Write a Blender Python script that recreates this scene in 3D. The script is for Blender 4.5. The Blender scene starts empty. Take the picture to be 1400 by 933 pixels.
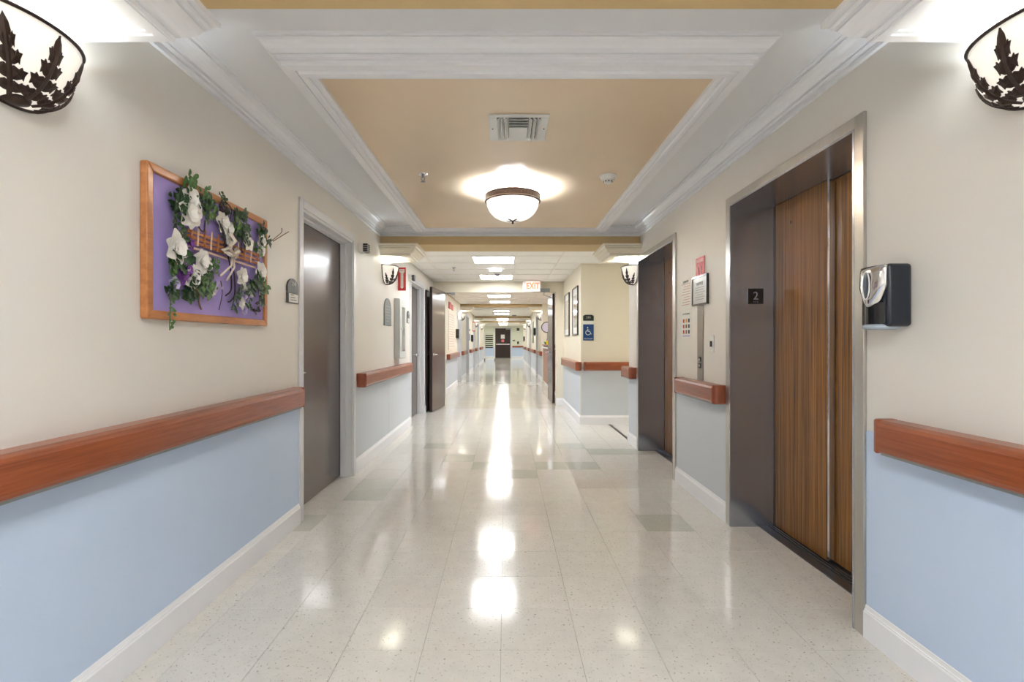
import bpy, bmesh, math, random
from mathutils import Vector, Matrix
random.seed(7)
PI = math.pi
S = bpy.context.scene
C = S.collection

# ------------------------------------------------------------------ camera, world, exposure
F = 683.0                       # focal length in pixels of the 1400 px wide frame
cam_d = bpy.data.cameras.new('camera')
cam_d.sensor_width = 36.0
cam_d.lens = F / 1400.0 * 36.0
cam_d.shift_x = 8.5 / 1400.0
cam_d.shift_y = 1.0 / 1400.0
cam_d.clip_start = 0.05
cam = bpy.data.objects.new('camera', cam_d)
cam.location = (0, 0, 1.2)
cam.rotation_euler = (PI / 2, 0, 0)
C.objects.link(cam)
S.camera = cam
w = bpy.data.worlds.new('world')
S.world = w
w.use_nodes = True
w.node_tree.nodes['Background'].inputs[0].default_value = (0.9, 0.95, 1.0, 1)
w.node_tree.nodes['Background'].inputs[1].default_value = 0.3
S.view_settings.view_transform = 'Standard'
S.view_settings.look = 'None'
S.view_settings.gamma = 1.0
S.view_settings.exposure = 2.28
S.view_settings.use_curve_mapping = False

PANEL_E = 6.7                   # ceiling panel emission
BOWL_E = 0.12
DOME_E = 0.2
SCONCE_W = 2.5
DOME_W = 14.0
PANEL_COL = (0.97, 0.985, 1.0)
SCONCE_COL = (0.78, 0.89, 1.0)

# ------------------------------------------------------------------ geometry constants
XL, XR = -1.37, 1.468           # lobby and corridor side walls
XB = 1.09                       # right wall of the corridor past the lobby
CX = (XL + XR) / 2
ZC = 2.33                       # dropped ceiling height

# ------------------------------------------------------------------ helpers
def lin(c):
    return tuple(((v / 255.0) / 12.92 if v / 255.0 <= 0.04045 else ((v / 255.0 + 0.055) / 1.055) ** 2.4) for v in c) + (1.0,)

MATS = {}
def mat(name, rgb, rough=0.5, metal=0.0, coat=0.0, bump=0.0, bscale=60.0, var=0.0, vscale=(3, 3, 3), emit=0.0, ecol=None, spec=0.5, trans=0.0, rgb2=None, objrand=0.0, detail=4.0):
    if name in MATS:
        return MATS[name]
    m = bpy.data.materials.new(name)
    m.use_nodes = True
    nt = m.node_tree
    b = nt.nodes['Principled BSDF']
    col = lin(rgb)
    b.inputs['Base Color'].default_value = col
    b.inputs['Roughness'].default_value = rough
    b.inputs['Metallic'].default_value = metal
    b.inputs['Coat Weight'].default_value = coat
    b.inputs['Coat Roughness'].default_value = 0.08
    b.inputs['Specular IOR Level'].default_value = spec
    b.inputs['Transmission Weight'].default_value = trans
    if emit:
        b.inputs['Emission Strength'].default_value = emit
        b.inputs['Emission Color'].default_value = (ecol or col[:3]) + (1,) if len(ecol or col[:3]) == 3 else ecol
    tc = nt.nodes.new('ShaderNodeTexCoord')
    if rgb2 is not None or var:
        mp = nt.nodes.new('ShaderNodeMapping')
        mp.inputs['Scale'].default_value = vscale
        nt.links.new(tc.outputs['Object'], mp.inputs['Vector'])
        n = nt.nodes.new('ShaderNodeTexNoise')
        n.inputs['Scale'].default_value = 1.0
        n.inputs['Detail'].default_value = detail
        nt.links.new(mp.outputs[0], n.inputs['Vector'])
        r = nt.nodes.new('ShaderNodeValToRGB')
        c2 = lin(rgb2) if rgb2 else tuple(v * (1 - var) for v in col[:3]) + (1,)
        r.color_ramp.elements[0].color = c2
        r.color_ramp.elements[1].color = col
        r.color_ramp.elements[0].position = 0.32
        r.color_ramp.elements[1].position = 0.62
        nt.links.new(n.outputs['Fac'], r.inputs['Fac'])
        out = r.outputs['Color']
        if objrand:
            oi = nt.nodes.new('ShaderNodeObjectInfo')
            mr = nt.nodes.new('ShaderNodeMapRange')
            mr.inputs['To Min'].default_value = 1 - objrand
            mr.inputs['To Max'].default_value = 1 + objrand * 0.4
            nt.links.new(oi.outputs['Random'], mr.inputs['Value'])
            mx = nt.nodes.new('ShaderNodeVectorMath'); mx.operation = 'SCALE'
            nt.links.new(out, mx.inputs[0]); nt.links.new(mr.outputs[0], mx.inputs['Scale'])
            out = mx.outputs[0]
        nt.links.new(out, b.inputs['Base Color'])
    if bump:
        n2 = nt.nodes.new('ShaderNodeTexNoise')
        n2.inputs['Scale'].default_value = bscale
        n2.inputs['Detail'].default_value = 3
        nt.links.new(tc.outputs['Object'], n2.inputs['Vector'])
        bp = nt.nodes.new('ShaderNodeBump')
        bp.inputs['Strength'].default_value = bump
        bp.inputs['Distance'].default_value = 0.002
        nt.links.new(n2.outputs['Fac'], bp.inputs['Height'])
        nt.links.new(bp.outputs[0], b.inputs['Normal'])
    MATS[name] = m
    return m

def wood(name, light, dark, scale, rough=0.35, coat=0.2, contrast=(0.3, 0.7)):
    """straight grain: scale is the noise scale per axis, low along the grain"""
    m = bpy.data.materials.new(name); m.use_nodes = True
    nt = m.node_tree; b = nt.nodes['Principled BSDF']
    tc = nt.nodes.new('ShaderNodeTexCoord')
    mp = nt.nodes.new('ShaderNodeMapping'); mp.inputs['Scale'].default_value = scale
    nt.links.new(tc.outputs['Object'], mp.inputs['Vector'])
    n = nt.nodes.new('ShaderNodeTexNoise'); n.inputs['Scale'].default_value = 1; n.inputs['Detail'].default_value = 6
    n.inputs['Roughness'].default_value = 0.65; n.inputs['Distortion'].default_value = 0.6
    nt.links.new(mp.outputs[0], n.inputs['Vector'])
    r = nt.nodes.new('ShaderNodeValToRGB')
    r.color_ramp.elements[0].color = lin(dark); r.color_ramp.elements[1].color = lin(light)
    r.color_ramp.elements[0].position, r.color_ramp.elements[1].position = contrast
    nt.links.new(n.outputs['Fac'], r.inputs['Fac'])
    nt.links.new(r.outputs[0], b.inputs['Base Color'])
    b.inputs['Roughness'].default_value = rough
    b.inputs['Coat Weight'].default_value = coat
    b.inputs['Coat Roughness'].default_value = 0.15
    bp = nt.nodes.new('ShaderNodeBump'); bp.inputs['Strength'].default_value = 0.15; bp.inputs['Distance'].default_value = 0.001
    nt.links.new(n.outputs['Fac'], bp.inputs['Height']); nt.links.new(bp.outputs[0], b.inputs['Normal'])
    MATS[name] = m
    return m

def brushed(name, rgb, scale, rough=0.28, bump=0.25, wave=0.5):
    m = bpy.data.materials.new(name); m.use_nodes = True
    nt = m.node_tree; b = nt.nodes['Principled BSDF']
    b.inputs['Metallic'].default_value = 1.0
    tc = nt.nodes.new('ShaderNodeTexCoord')
    mp = nt.nodes.new('ShaderNodeMapping'); mp.inputs['Scale'].default_value = scale
    nt.links.new(tc.outputs['Object'], mp.inputs['Vector'])
    n = nt.nodes.new('ShaderNodeTexNoise'); n.inputs['Scale'].default_value = 1; n.inputs['Detail'].default_value = 5
    nt.links.new(mp.outputs[0], n.inputs['Vector'])
    r = nt.nodes.new('ShaderNodeMapRange')
    r.inputs['To Min'].default_value = rough; r.inputs['To Max'].default_value = rough + 0.02
    nt.links.new(n.outputs['Fac'], r.inputs['Value']); nt.links.new(r.outputs[0], b.inputs['Roughness'])
    cr = nt.nodes.new('ShaderNodeValToRGB')
    c = lin(rgb)
    cr.color_ramp.elements[0].color = tuple(v * 0.97 for v in c[:3]) + (1,); cr.color_ramp.elements[1].color = c
    cr.color_ramp.elements[0].position = 0.35; cr.color_ramp.elements[1].position = 0.6
    nt.links.new(n.outputs['Fac'], cr.inputs['Fac']); nt.links.new(cr.outputs[0], b.inputs['Base Color'])
    n2 = nt.nodes.new('ShaderNodeTexNoise'); n2.inputs['Scale'].default_value = 1; n2.inputs['Detail'].default_value = 0
    mp2 = nt.nodes.new('ShaderNodeMapping'); mp2.inputs['Scale'].default_value = (.7, .7, 4.0)
    nt.links.new(tc.outputs['Object'], mp2.inputs['Vector']); nt.links.new(mp2.outputs[0], n2.inputs['Vector'])
    b1 = nt.nodes.new('ShaderNodeBump'); b1.inputs['Strength'].default_value = wave; b1.inputs['Distance'].default_value = 0.022
    nt.links.new(n2.outputs['Fac'], b1.inputs['Height'])
    b2 = nt.nodes.new('ShaderNodeBump'); b2.inputs['Strength'].default_value = bump; b2.inputs['Distance'].default_value = 0.0006
    nt.links.new(n.outputs['Fac'], b2.inputs['Height']); nt.links.new(b1.outputs[0], b2.inputs['Normal'])
    nt.links.new(b2.outputs[0], b.inputs['Normal'])
    MATS[name] = m
    return m

# materials
M_cream = mat('wall_paint_cream', (234, 230, 223), 0.42, bump=0.12, bscale=220, var=0.03, vscale=(.8, .8, .8))
M_cream2 = mat('wall_paint_cream_corridor', (238, 230, 210), 0.45, bump=0.1, bscale=220, var=0.03, vscale=(.8, .8, .8))
M_blue = mat('wainscot_blue', (204, 222, 248), 0.4, bump=0.1, bscale=160, var=0.04, vscale=(1.2, 1.2, 1.2))
M_blue2 = mat('wainscot_pale_blue', (208, 215, 224), 0.4, bump=0.1, bscale=160, var=0.03, vscale=(1.2, 1.2, 1.2))
M_white = mat('trim_white', (246, 247, 251), 0.4)
M_soffit = mat('soffit_white', (238, 239, 242), 0.85, bump=0.1, bscale=120)
M_crown2 = mat('trim_cream', (240, 232, 212), 0.35)
M_tan = mat('tray_tan', (236, 213, 182), 0.3, bump=0.08, bscale=8, var=0.05, vscale=(2, 2, 2))
M_tan2 = mat('beam_tan', (212, 184, 136), 0.6)
M_cherry = wood('cherry_rail', (166, 88, 48), (126, 60, 30), (50, 3, 90), 0.32, 0.35)
M_cherryx = wood('cherry_rail_cross', (166, 88, 48), (126, 60, 30), (3, 50, 90), 0.32, 0.35)
M_cherrycap = wood('cherry_end_grain', (160, 84, 50), (128, 60, 36), (30, 30, 8), 0.38, 0.2)
M_dark = wood('wenge_door', (86, 67, 59), (60, 45, 41), (40, 40, 1.2), 0.27, 0.5)
M_darkedge = mat('door_edge_dark', (46, 30, 26), 0.45)
M_walnut = wood('elevator_walnut', (166, 112, 46), (86, 54, 20), (20, 95, 1.1), 0.4, 0.12, (0.36, 0.60))
M_steel = brushed('brushed_steel', (184, 189, 200), (1, 1, 140), 0.22, 0.0, 1.0)
M_steel.node_tree.nodes['Principled BSDF'].inputs['Metallic'].default_value = 0.86
M_steelf = brushed('satin_steel_trim', (198, 195, 190), (60, 60, 3), 0.3, 0.05, 0.1)
M_sill = mat('aluminium_sill', (120, 126, 136), 0.35, metal=1.0)
M_frame = mat('door_frame_grey_white', (226, 228, 232), 0.3)
M_bronze = mat('oiled_bronze', (62, 48, 42), 0.42, metal=0.6, bump=0.4, bscale=90)
M_chrome = mat('chrome', (225, 225, 228), 0.12, metal=1.0)
M_black = mat('black_plastic', (18, 20, 24), 0.22, coat=0.5)
M_navy = mat('navy_black_plastic', (20, 28, 44), 0.25, coat=0.3)
M_wplast = mat('white_plastic', (235, 235, 232), 0.35)
M_greyp = mat('grey_plastic', (150, 154, 158), 0.4)
M_dgrey = mat('dark_grey_plate', (70, 74, 74), 0.4)
M_tile = mat('acoustic_tile', (252, 250, 244), 0.85, bump=0.5, bscale=260, var=0.05, vscale=(40, 40, 40))
M_tee = mat('ceiling_tee', (246, 242, 232), 0.5)
M_red = mat('sign_red', (196, 34, 44), 0.35)
M_paper = mat('paper_white', (238, 236, 230), 0.6)
M_ink = mat('ink_dark', (60, 60, 66), 0.6)
M_brownframe = wood('oak_frame', (206, 140, 84), (176, 108, 60), (30, 8, 30), 0.4, 0.2)
M_purple = mat('purple_cloth', (186, 166, 232), 0.8, bump=0.6, bscale=12, var=0.12, vscale=(6, 6, 6))
M_petal = mat('petal_white', (252, 248, 242), 0.55, var=0.05, vscale=(50, 50, 50))
M_petalp = mat('petal_purple', (128, 70, 160), 0.55)
M_lav = mat('petal_lavender', (196, 182, 222), 0.55)
M_leaf = mat('leaf_green', (58, 92, 54), 0.45, rgb2=(28, 52, 34), vscale=(60, 60, 60))
M_leaf2 = mat('leaf_bright', (98, 138, 72), 0.5, rgb2=(60, 96, 52), vscale=(60, 60, 60))
M_vine = mat('vine_dark', (52, 40, 46), 0.6)
M_twig = mat('twig_brown', (120, 92, 70), 0.7)
M_ribbon = mat('ribbon_ivory', (228, 214, 200), 0.45)
M_slat = wood('trellis_wood', (198, 128, 70), (160, 92, 46), (30, 12, 60), 0.5, 0.1)
M_slatw = mat('trellis_pale', (226, 196, 172), 0.5)
M_bowl = mat('bowl_glass', (236, 226, 206), 0.25, emit=BOWL_E, ecol=(1.0, 0.955, 0.89))
M_dome = mat('dome_glass', (240, 232, 220), 0.25, emit=DOME_E, ecol=(1.0, 0.97, 0.92))
M_panel = mat('panel_diffuser', (250, 250, 245), 0.5, emit=PANEL_E, ecol=PANEL_COL)
M_exit = mat('exit_letters', (255, 110, 70), 0.5, emit=0.3, ecol=(1.0, 0.20, 0.08))
M_exitf = mat('exit_face', (255, 236, 226), 0.5, emit=0.12, ecol=(1.0, 0.82, 0.74))
M_blue_sign = mat('sign_blue', (24, 70, 128), 0.4)
M_green_dk = mat('sign_dark_green', (34, 46, 40), 0.4)
M_pink = mat('sign_pink', (226, 120, 128), 0.45)
M_glass = mat('picture_glass', (232, 236, 238), 0.2, coat=.3, var=0.06, vscale=(5, 5, 5))
M_slab = mat('floor_joint', (176, 168, 156), 0.5)
M_yellow = mat('yellow_plastic', (240, 210, 40), 0.5)

# tile: warm white vinyl with fine dark flecks
def tile_mat(name, base, fleck, objr=0.05):
    m = bpy.data.materials.new(name); m.use_nodes = True
    nt = m.node_tree; b = nt.nodes['Principled BSDF']
    geo = nt.nodes.new('ShaderNodeNewGeometry')
    v = nt.nodes.new('ShaderNodeTexNoise'); v.inputs['Scale'].default_value = 75; v.inputs['Detail'].default_value = 3; v.inputs['Roughness'].default_value = .7
    nt.links.new(geo.outputs['Position'], v.inputs['Vector'])
    r = nt.nodes.new('ShaderNodeValToRGB')
    r.color_ramp.elements[0].color = lin(fleck); r.color_ramp.elements[0].position = 0.30
    r.color_ramp.elements[1].color = lin(base); r.color_ramp.elements[1].position = 0.40
    nt.links.new(v.outputs['Fac'], r.inputs['Fac'])
    n = nt.nodes.new('ShaderNodeTexNoise'); n.inputs['Scale'].default_value = 14; n.inputs['Detail'].default_value = 5
    nt.links.new(geo.outputs['Position'], n.inputs['Vector'])
    mr = nt.nodes.new('ShaderNodeMapRange'); mr.inputs['To Min'].default_value = 0.9; mr.inputs['To Max'].default_value = 1.08
    nt.links.new(n.outputs['Fac'], mr.inputs['Value'])
    oi = nt.nodes.new('ShaderNodeObjectInfo')
    mo = nt.nodes.new('ShaderNodeMapRange'); mo.inputs['To Min'].default_value = 1 - objr; mo.inputs['To Max'].default_value = 1 + objr * .4
    nt.links.new(oi.outputs['Random'], mo.inputs['Value'])
    mm = nt.nodes.new('ShaderNodeMath'); mm.operation = 'MULTIPLY'
    nt.links.new(mr.outputs[0], mm.inputs[0]); nt.links.new(mo.outputs[0], mm.inputs[1])
    sc = nt.nodes.new('ShaderNodeVectorMath'); sc.operation = 'SCALE'
    nt.links.new(r.outputs[0], sc.inputs[0]); nt.links.new(mm.outputs[0], sc.inputs['Scale'])
    nt.links.new(sc.outputs[0], b.inputs['Base Color'])
    b.inputs['Roughness'].default_value = 0.13
    b.inputs['Specular IOR Level'].default_value = 0.42
    b.inputs['Coat Weight'].default_value = 0.3
    b.inputs['Coat Roughness'].default_value = 0.05
    n3 = nt.nodes.new('ShaderNodeTexNoise'); n3.inputs['Scale'].default_value = 5; n3.inputs['Detail'].default_value = 2
    nt.links.new(geo.outputs['Position'], n3.inputs['Vector'])
    bp = nt.nodes.new('ShaderNodeBump'); bp.inputs['Strength'].default_value = 0.18; bp.inputs['Distance'].default_value = 0.004
    nt.links.new(n3.outputs['Fac'], bp.inputs['Height'])
    nt.links.new(bp.outputs[0], b.inputs['Normal']); nt.links.new(bp.outputs[0], b.inputs['Coat Normal'])
    MATS[name] = m
    return m, nt, sc, b
M_vct = tile_mat('vinyl_tile', (225, 222, 215), (140, 128, 106), .025)[0]
M_vctg = tile_mat('vinyl_tile_grey', (202, 203, 192), (150, 148, 132), .02)[0]
# far floor: same vinyl, joints drawn by the material where single tiles can no longer be told apart
M_far, nt, sc_, b_ = tile_mat('vinyl_floor_far', (222, 216, 202), (160, 150, 130), 0.0)
geo = nt.nodes.new('ShaderNodeNewGeometry')
mp = nt.nodes.new('ShaderNodeMapping'); mp.inputs['Location'].default_value = (0.019, -1.943, 0)
nt.links.new(geo.outputs['Position'], mp.inputs['Vector'])
bk = nt.nodes.new('ShaderNodeTexBrick')
bk.offset = 0; bk.inputs['Scale'].default_value = 1; bk.inputs['Brick Width'].default_value = .3048; bk.inputs['Row Height'].default_value = .3048
bk.inputs['Mortar Size'].default_value = 0.0012; bk.inputs['Color1'].default_value = (1, 1, 1, 1); bk.inputs['Color2'].default_value = (.92, .92, .9, 1)
bk.inputs['Mortar'].default_value = (.7, .68, .64, 1)
nt.links.new(mp.outputs[0], bk.inputs['Vector'])
mul = nt.nodes.new('ShaderNodeVectorMath'); mul.operation = 'MULTIPLY'
nt.links.new(sc_.outputs[0], mul.inputs[0]); nt.links.new(bk.outputs['Color'], mul.inputs[1])
nt.links.new(mul.outputs[0], b_.inputs['Base Color'])

def nbm():
    return bmesh.new()

def box(bm, x0, x1, y0, y1, z0, z1):
    if x0 > x1: x0, x1 = x1, x0
    if y0 > y1: y0, y1 = y1, y0
    if z0 > z1: z0, z1 = z1, z0
    v = [bm.verts.new(p) for p in ((x0, y0, z0), (x1, y0, z0), (x1, y1, z0), (x0, y1, z0), (x0, y0, z1), (x1, y0, z1), (x1, y1, z1), (x0, y1, z1))]
    for f in ((3, 2, 1, 0), (4, 5, 6, 7), (0, 1, 5, 4), (1, 2, 6, 5), (2, 3, 7, 6), (3, 0, 4, 7)):
        bm.faces.new([v[i] for i in f])
    return bm

def bx(*a):
    return box(nbm(), *a)

def prism(bm, pts, axis, a0, a1):
    """extrude a closed 2D outline along an axis; pts are (u, v) in the other two axes in xyz order"""
    def mk(u, v, t):
        return {'x': (t, u, v), 'y': (u, t, v), 'z': (u, v, t)}[axis]
    A = [bm.verts.new(mk(u, v, a0)) for u, v in pts]
    B = [bm.verts.new(mk(u, v, a1)) for u, v in pts]
    n = len(pts)
    for i in range(n):
        bm.faces.new((A[i], A[(i + 1) % n], B[(i + 1) % n], B[i]))
    bm.faces.new(A[::-1]); bm.faces.new(B)
    return bm

def sweep(bm, prof, path, closed=False):
    """sweep closed profile (d, z) along a plan path; d is offset to the left of travel; mitred corners"""
    n = len(path); rings = []
    for i, p in enumerate(path):
        p = Vector(p)
        def nrm(a, b):
            d = (Vector(b) - Vector(a)).normalized(); return Vector((-d.y, d.x))
        if closed or 0 < i < n - 1:
            n0 = nrm(path[i - 1], path[i]); n1 = nrm(path[i], path[(i + 1) % n])
            m = (n0 + n1) / (1 + n0.dot(n1))
        elif i == 0:
            m = nrm(path[0], path[1])
        else:
            m = nrm(path[-2], path[-1])
        rings.append([bm.verts.new((p.x + m.x * d, p.y + m.y * d, z)) for d, z in prof])
    k = len(prof)
    for i in range(n if closed else n - 1):
        A, B = rings[i], rings[(i + 1) % n]
        for j in range(k):
            bm.faces.new((A[j], B[j], B[(j + 1) % k], A[(j + 1) % k]))
    if not closed:
        bm.faces.new(rings[0]); bm.faces.new(rings[-1][::-1])
    bmesh.ops.recalc_face_normals(bm, faces=bm.faces[:])
    return bm

def tube(bm, pts, r, seg=6, closed=False):
    pts = [Vector(p) for p in pts]; n = len(pts); rings = []
    rr = r if isinstance(r, (list, tuple)) else [r] * n
    up = Vector((0.13, 0.21, 0.97)).normalized()
    for i, p in enumerate(pts):
        a = pts[i - 1] if (i > 0 or closed) else p
        b = pts[(i + 1) % n] if (i < n - 1 or closed) else p
        t = (b - a).normalized()
        s = t.cross(up)
        if s.length < 0.05: s = t.cross(Vector((1, 0, 0)))
        s.normalize(); q = s.cross(t)
        rings.append([bm.verts.new(p + (s * math.cos(2 * PI * k / seg) + q * math.sin(2 * PI * k / seg)) * rr[i]) for k in range(seg)])
    for i in range(n if closed else n - 1):
        A, B = rings[i], rings[(i + 1) % n]
        for k in range(seg):
            bm.faces.new((A[k], A[(k + 1) % seg], B[(k + 1) % seg], B[k]))
    if not closed:
        bm.faces.new(rings[0][::-1]); bm.faces.new(rings[-1])
    return bm

def lathe(bm, prof, c=(0, 0, 0), seg=32, axis='z'):
    """prof: (r, h) pairs revolved about an axis through c"""
    rings = []
    for r, h in prof:
        ring = []
        for k in range(seg):
            a = 2 * PI * k / seg; u, v = r * math.cos(a), r * math.sin(a)
            p = {'z': (u, v, h), 'x': (h, u, v), 'y': (u, h, v)}[axis]
            ring.append(bm.verts.new((c[0] + p[0], c[1] + p[1], c[2] + p[2])))
        rings.append(ring)
    for A, B in zip(rings, rings[1:]):
        for k in range(seg):
            bm.faces.new((A[k], A[(k + 1) % seg], B[(k + 1) % seg], B[k]))
    bm.faces.new(rings[0][::-1]); bm.faces.new(rings[-1])
    bmesh.ops.recalc_face_normals(bm, faces=bm.faces[:])
    return bm

def wloc(o):
    v = Vector((0, 0, 0))
    while o:
        v += o.location; o = o.parent
    return v

def obj(name, bm, m, parent=None, smooth=False, bevel=0.0, seg=2, local=False, solid=0.0):
    me = bpy.data.meshes.new(name)
    if not local:
        if parent is not None:
            off = wloc(parent)
        else:
            xs = [v.co for v in bm.verts]
            off = Vector(((min(v.x for v in xs) + max(v.x for v in xs)) / 2, (min(v.y for v in xs) + max(v.y for v in xs)) / 2, min(v.z for v in xs)))
        for v in bm.verts: v.co -= off
    bmesh.ops.recalc_face_normals(bm, faces=bm.faces[:])
    bm.to_mesh(me); bm.free()
    if smooth:
        for p in me.polygons: p.use_smooth = True
    for q in (m if isinstance(m, (list, tuple)) else [m]): me.materials.append(q)
    o = bpy.data.objects.new(name, me); C.objects.link(o)
    if parent is not None: o.parent = parent
    elif not local: o.location = off
    if solid:
        sm = o.modifiers.new('thick', 'SOLIDIFY'); sm.thickness = solid
    if bevel:
        b = o.modifiers.new('edge', 'BEVEL'); b.width = bevel; b.segments = seg; b.limit_method = 'ANGLE'; b.angle_limit = 0.6
        for p in me.polygons: p.use_smooth = True
        try:
            me.set_sharp_from_angle(angle=0.6)
        except Exception:
            pass
    return o

def tag(o, label, cat, group=None, kind=None):
    if label: o['label'] = label
    if cat: o['category'] = cat
    if group: o['group'] = group
    if kind: o['kind'] = kind
    return o

def thing(name, label, cat, loc=(0, 0, 0), rz=0.0, group=None, kind=None):
    o = bpy.data.objects.new(name, None); C.objects.link(o)
    o.location = loc; o.rotation_euler = (0, 0, rz); o.empty_display_size = 0.1
    return tag(o, label, cat, group, kind)

def dup(root, loc=None, rz=None, label=None, parent=None):
    r = root.copy(); C.objects.link(r)
    if parent is not None: r.parent = parent
    if loc is not None: r.location = loc
    if rz is not None: r.rotation_euler = (0, 0, rz)
    if label: r['label'] = label
    for ch in list(root.children):
        dup(ch, parent=r)
    return r

def text_bm(s, size, depth=0.001, align='CENTER', spacing=1.0, bold=0.0):
    cu = bpy.data.curves.new('txt', 'FONT')
    cu.body = s; cu.size = size; cu.extrude = depth / 2; cu.align_x = align; cu.align_y = 'CENTER'; cu.resolution_u = 2
    cu.space_character = spacing; cu.offset = bold
    o = bpy.data.objects.new('txt', cu); C.objects.link(o)
    bpy.context.view_layer.update()
    dg = bpy.context.evaluated_depsgraph_get()
    me = bpy.data.meshes.new_from_object(o.evaluated_get(dg))
    bm = bmesh.new(); bm.from_mesh(me)
    bpy.data.objects.remove(o); bpy.data.curves.remove(cu); bpy.data.meshes.remove(me)
    return bm

def place(bm, where, face, sx=1.0):
    """text lies in XY facing +Z; turn it to face -y (to camera), +x (left wall) or -x (right wall)"""
    if sx != 1.0: bmesh.ops.scale(bm, vec=(sx, 1, 1), verts=bm.verts)
    R = {'-y': Matrix(((1, 0, 0), (0, 0, -1), (0, 1, 0))),
         '+x': Matrix(((0, 0, 1), (1, 0, 0), (0, 1, 0))),
         '-x': Matrix(((0, 0, -1), (-1, 0, 0), (0, 1, 0)))}[face]
    for v in bm.verts: v.co = R @ v.co + Vector(where)
    return bm

# ------------------------------------------------------------------ floor
fl = thing('floor', 'polished warm white speckled vinyl tile floor', 'floor', (CX, 1.5, 0), kind='structure')
obj('floor_slab', bx(-3.2, 4.8, -4.2, 37.2, -0.12, -0.0035), M_slab, fl)
T = 0.3048
row0, nrow = -2, 25
y_end = 1.943 + (row0 + nrow) * T
greys = {(3, 4), (-5, 4), (-4, 6), (-4, 7), (2, 9), (1, 9), (0, 8), (-2, 10), (4, 11), (3, 11), (-3, 12), (2, 12), (-1, 9)}
tmesh = {}
def tile_mesh(x0, x1, y0, y1, grey):
    key = (round(x1 - x0, 4), round(y1 - y0, 4), grey)
    if key not in tmesh:
        g = 0.0005
        a, b_2 = (x1 - x0) / 2 - g, (y1 - y0) / 2 - g
        bm = nbm()
        lo = [bm.verts.new(p) for p in ((-a, -b_2, -.0035), (a, -b_2, -.0035), (a, b_2, -.0035), (-a, b_2, -.0035))]
        e = 0.0004
        hi = [bm.verts.new(p) for p in ((-a + e, -b_2 + e, 0), (a - e, -b_2 + e, 0), (a - e, b_2 - e, 0), (-a + e, b_2 - e, 0))]
        bm.faces.new(hi)
        for i in range(4): bm.faces.new((lo[i], lo[(i + 1) % 4], hi[(i + 1) % 4], hi[i]))
        me = bpy.data.meshes.new('floor_tile'); bm.to_mesh(me); bm.free()
        me.materials.append(M_vctg if grey else M_vct)
        tmesh[key] = me
    return tmesh[key]
for r in range(row0, row0 + nrow):
    y0 = 1.943 + r * T
    for c in range(-5, 6):
        x0, x1 = -0.019 + c * T, -0.019 + (c + 1) * T
        x0, x1 = max(x0, -1.50), min(x1, 1.80)
        if c == -5: x0 = -1.543
        if x1 - x0 < 0.02: continue
        o = bpy.data.objects.new('floor_tile', tile_mesh(x0, x1, y0, y0 + T, (c, r) in greys))
        C.objects.link(o); o.parent = fl; o.location = ((x0 + x1) / 2 - CX, y0 + T / 2 - 1.5, 0)
# floor outside the single tiles
bm = nbm()
box(bm, -3.2, 3.4, y_end, 37.2, -0.0035, 0); box(bm, -3.2, 3.4, -4.2, 1.943 + row0 * T, -0.0035, 0)
box(bm, 1.81, 4.6, 5.0, y_end, -0.0035, 0)
o = obj('distant_tiles', bm, M_far, fl); o['kind'] = 'stuff'
o = obj('trim_1', bx(1.49, 1.52, 5.97, 7.23, 0, 0.004), M_darkedge)
tag(o, 'dark metal threshold strip on floor at side passage', 'threshold', kind='structure')

# ------------------------------------------------------------------ walls
H = 2.75
DOOR_H = 2.10
left_doors = [(3.36, 4.47), (7.20, 8.33), (14.1, 15.25), (17.2, 18.5), (20.8, 22.0), (23.8, 25.6)]
right_doors = [(16.85, 17.85), (21.45, 22.45), (25.55, 26.45)]
def wall_run(name, x, outward, y0, y1, openings, m, lab, th=0.2):
    bm = nbm(); xo = x + outward * th; y = y0
    for a, b, h in openings:
        box(bm, x, xo, y, a, 0, H); box(bm, x, xo, a, b, h, H); y = b
    box(bm, x, xo, y, y1, 0, H)
    return tag(obj(name, bm, m), lab, 'wall', kind='structure')
wl = wall_run('wall_left', XL, -1, -4, 9.45, [(a, b, DOOR_H) for a, b in left_doors[:2]], M_cream, 'cream upper left wall of the elevator lobby')
wl2 = wall_run('wall_left.001', XL, -1, 9.6, 31.0, [(a, b, DOOR_H) for a, b in left_doors[2:]], M_cream2, 'pale cream left wall of the far corridor')
E1 = (2.085, 3.25); E2 = (4.345, 5.495)
EH = 2.09
wr = wall_run('wall_right', XR, 1, -4, 5.95, [(E1[0], E1[1], EH), (E2[0], E2[1], EH)], M_cream, 'cream right wall with two elevator openings', th=0.36)
bm = nbm()
box(bm, XB, 4.6, 7.25, 7.45, 0, H); box(bm, XB, XB + .15, 7.45, 9.45, 0, H)
wa = tag(obj('wall_back', bm, M_cream2), 'yellow cream wall corner jutting out past the side passage', 'wall', kind='structure')
wp = tag(obj('wall_right.001', box(bx(XR + .36, 4.6, 5.75, 5.95, 0, H), 4.6, 4.75, 5.75, 7.45, 0, H), M_cream2), 'walls closing the side passage on the right', 'wall', kind='structure')
OPL, OPR = -1.15, 0.95
bm = nbm()
box(bm, -1.6, OPL, 9.45, 9.6, 0, H); box(bm, OPR, 3.2, 9.45, 9.6, 0, H); box(bm, OPL, OPR, 9.45, 9.6, 2.135, H)
wh = tag(obj('wall_back.001', bm, M_cream2), 'cream header wall with the fire door opening', 'wall', kind='structure')
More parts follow.
